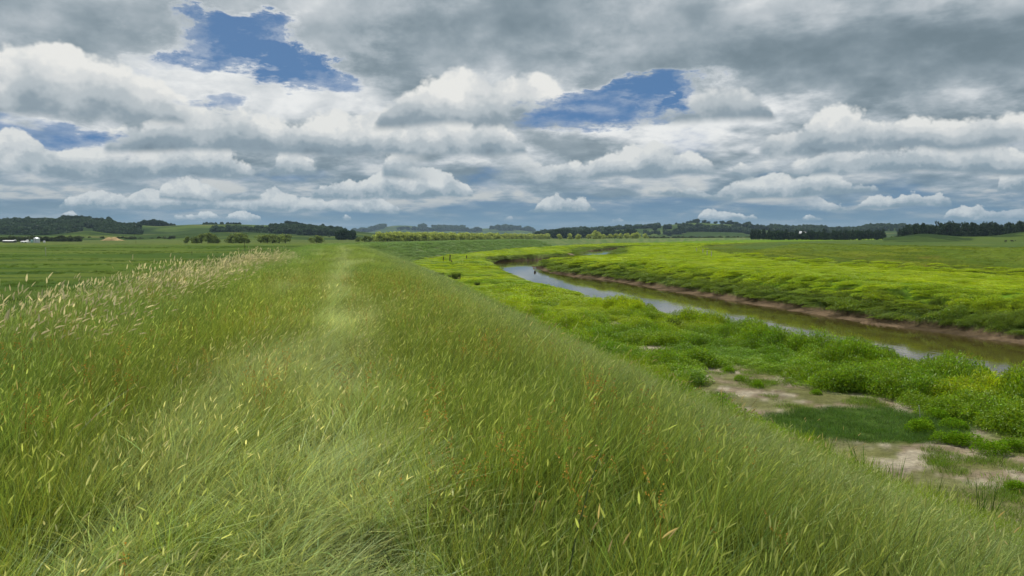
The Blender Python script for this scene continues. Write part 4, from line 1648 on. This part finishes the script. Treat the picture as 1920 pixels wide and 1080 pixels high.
FP = 'old fence posts on the river flat'
post('fence_post', 831.5, 490, -2.6, .85, .09, 'leftmost of the three dark posts on the far flat', 'post', FP)
post('fence_post', 843.5, 491, -2.6, 1.25, .10, 'tallest of the three dark posts on the far flat', 'post', FP, lean=(0, .05))
post('fence_post', 875, 488, -2.6, .90, .09, 'rightmost of the three dark posts on the far flat', 'post', FP)
post('post_stump', 846.5, 494, -2.6, .40, .13, 'short dark stump at the foot of the tallest post', 'stump', None, lean=(0, -.15))
post('driftwood_stick', 962, 482, -2.6, .75, .07, 'slanting grey stick standing left of the mud bar', 'stick', None, PALEW, (0, -.12))
post('driftwood_stick', 967.5, 482, -2.6, .85, .06, 'slanting grey stick nearest the mud bar', 'stick', None, PALEW, (0, .25))
for i, (px, py) in enumerate([(1306, 463), (1318, 465), (1326, 467), (1334, 469)]):
    post('levee_post', px, py, -1.2, 1.15, .09, f'{ORD[i]} of the pale posts climbing the right levee' if i == 0 else f'{ORD[i]} from the left of the pale posts climbing the right levee',
         'post', 'posts on the right levee', PALEW)
for px, py, h, lab in [(360, 478, .9, 'thin post on the left plain under the third tree clump'), (437, 477, .9, 'thin post on the left plain below the compact clump'),
                       (459, 468, 2.4, 'tall thin pole on the plain right of the compact clump'), (86, 480, 1.9, 'thin pale pole on the far left plain'),
                       (255, 457.5, 1.8, 'dark thick post near the clay heap')]:
    post('field_post', px, py, -2.7, h, .05 if h < 2 else .07, lab, 'post', 'posts on the left plain', PALEW if px == 86 else WOODP)
post('marker_stake', 1762, 661, -2.4, .62, .022, "short stake with a white top at the water's edge", 'stake', None, PALEW, (0, .03), .09)
post('marker_stick', 1726, 772, -2.5, .30, .010, 'thin bleached stick between the turf hollow and the weeds', 'stick', None, PALEW, (0, .14))
x, y = at(1003, 511, WATER_Z)
r = root('snag', (x, y, WATER_Z - .1), 'dark snag poking out of the water in the river bend', 'snag', None)
link_obj('shaft', revolve('shaft', [(.22, -.2), (.2, .12), (.12, .3), (.16, .36), (0, .42)], 8, WOODP), r)


# cattle far off on the right plain
def cow_mesh():
    me = bpy.data.meshes.new('cow')
    Vs = [(0, 0, 1.12), (.55, 0, 1.16), (-.55, 0, 1.18), (-.78, 0, 1.15), (.85, 0, 1.30), (1.15, 0, 1.38), (1.42, 0, 1.22),
          (.55, .20, .85), (.56, .20, .42), (.55, .20, .02), (.55, -.20, .85), (.60, -.20, .42), (.62, -.20, .02),
          (-.62, .20, .85), (-.70, .20, .45), (-.62, .20, .02), (-.62, -.20, .85), (-.66, -.20, .45), (-.56, -.20, .02), (-.92, 0, .8), (-.95, 0, .5)]
    E = [(0, 1), (0, 2), (2, 3), (1, 4), (4, 5), (5, 6), (1, 7), (7, 8), (8, 9), (1, 10), (10, 11), (11, 12), (2, 13), (13, 14), (14, 15), (2, 16), (16, 17), (17, 18), (3, 19), (19, 20)]
    R_ = [.36, .34, .34, .22, .20, .17, .10, .14, .07, .06, .14, .07, .06, .16, .08, .06, .16, .08, .06, .03, .03]
    me.from_pydata(Vs, E, [])
    o = bpy.data.objects.new('cow', me)
    sc.collection.objects.link(o)
    md = o.modifiers.new('skin', 'SKIN')
    for v, rr in zip(me.skin_vertices[0].data, R_):
        v.radius = (rr, rr)
    me.skin_vertices[0].data[0].use_root = True
    o.modifiers.new('sub', 'SUBSURF').levels = 1
    dg = bpy.context.evaluated_depsgraph_get()
    m2 = bpy.data.meshes.new_from_object(o.evaluated_get(dg))
    bpy.data.objects.remove(o)
    m2.materials.clear()
    m2.materials.append(plainmat('cow_hide', (.03, .025, .022), .8, nscale=2))
    return m2


COW = cow_mesh()
for i, (px, rz) in enumerate([(1884, .3), (1896, 2.9), (1902, 1.2), (1911, .1)]):
    x, y = pxpos(px, 560 + 12 * i)
    o = link_obj('cow', COW)
    o.location = (x, y, zplain(x, y))
    o.rotation_euler = (0, 0, rz)
    props(o, ('leftmost' if i == 0 else ORD[i] + ' from the left') + ' of the black cattle standing below the right plantation', 'cow', 'cattle on the right plain')

# ---------------------------------------------------------------- separate bushes at the rim of the dried mud
def bush_mesh(i):
    rg = np.random.default_rng(60 + i)
    mb = MB()
    for k in range(3):
        m2 = MB()
        weed(m2, rg, 500, .20, .26, .055, .017, .6)
        ox, oy = rg.normal(0, .09, 2)
        mb.add(m2.V[0] + [ox, oy, 0], m2.F[0], m2.C[0] * 1)
    return mb.mesh('weed_bush', M_bush)


M_bush = crownmat('bush_leaves', (.17, .31, .014))
BUSH = [bush_mesh(i) for i in range(4)]
B = [(1343 + 0, 845, .9, 'x')]
for (px, py, s, lab) in [(1728, 797, 1.15, 'bright leafy bush at the right end of the dark turf hollow'), (1757, 772, .95, 'small leafy bush beside the thin bleached stick'),
                         (1776, 822, .95, 'low leafy bush on the dried mud left of the round ones'), (1810, 826, 1.1, 'round leafy bush in the middle of the dried mud rim'),
                         (1860, 842, 1.1, 'bright round leafy bush standing out on the dried mud'), (1884, 833, 1.0, 'leafy bush touching the weeds at the right edge'),
                         (1788, 792, 1.0, 'leafy bush at the tip of the weed bank'), (1420, 716, .75, 'small leafy bush on the upper end of the dried mud'),
                         (1366, 690, .8, 'leafy bush at the left corner of the dried mud'), (1392, 706, .7, 'little leafy bush beside the corner of the dried mud'),
                         (1530, 728, .6, 'tiny leafy bush on the pale cracked mud'), (1905, 918, .75, 'low leafy bush on the mud near the lower right')]:
    x, y = at(px, py, -2.5)
    o = link_obj('weed_bush', random.choice(BUSH))
    o.location = (x, y, zplain(x, y) - .02)
    o.scale = (s, s, s)
    o.rotation_euler = (0, 0, random.uniform(0, 6))
    props(o, lab, 'bush', 'leafy bushes round the dried mud')
M_rush = crownmat('rush_stems', (.055, .085, .030))


def rush_mesh(i):
    rg = np.random.default_rng(80 + i)
    mb = MB()
    blades(mb, 420, .34, 1.0, .012, .18, (.6, .6, .5), (1.2, 1.1, 1.0), rg, 4, (0, 0), hv=.35, spread=.42)
    return mb.mesh('rush_clump', M_rush)


RUSH = [rush_mesh(i) for i in range(2)]
for (px, py, s, lab) in [(856, 524, 1.0, 'dark rush clump standing out on the bright flat by the levee'), (845, 520, .6, 'small dull rush clump left of the dark one'),
                         (826, 523, .8, 'dull rush clump against the edge of the levee grass'), (895, 535, .5, 'low greyish rush clump below the dark one'),
                         (1264, 611, .7, 'dark rush clump among the weeds of the near flat'), (986, 606, .6, 'thin rush clump beside the grey gap in the weeds')]:
    x, y = at(px, py, -2.5)
    o = link_obj('rush_clump', random.choice(RUSH))
    o.location = (x, y, zplain(x, y) - .02)
    o.scale = (s, s, s)
    props(o, lab, 'rushes', 'rush clumps on the flat')

# ---------------------------------------------------------------- air
hm_ = bpy.data.materials.new('air')
hm_.use_nodes = True
n_ = hm_.node_tree
n_.nodes.clear()
o_ = n_.nodes.new('ShaderNodeOutputMaterial')
pv = n_.nodes.new('ShaderNodeVolumePrincipled')
pv.inputs['Color'].default_value = (.55, .78, 1.0, 1)
pv.inputs['Density'].default_value = 0.00005
pv.inputs['Anisotropy'].default_value = .2
n_.links.new(pv.outputs[0], o_.inputs['Volume'])
hz_ = boxm('haze', 17000, 17000, 140, hm_, -9.0, bev=0.001)
props(link_obj('haze', hz_), 'thin blue air that pales the distance', None, None, 'stuff')
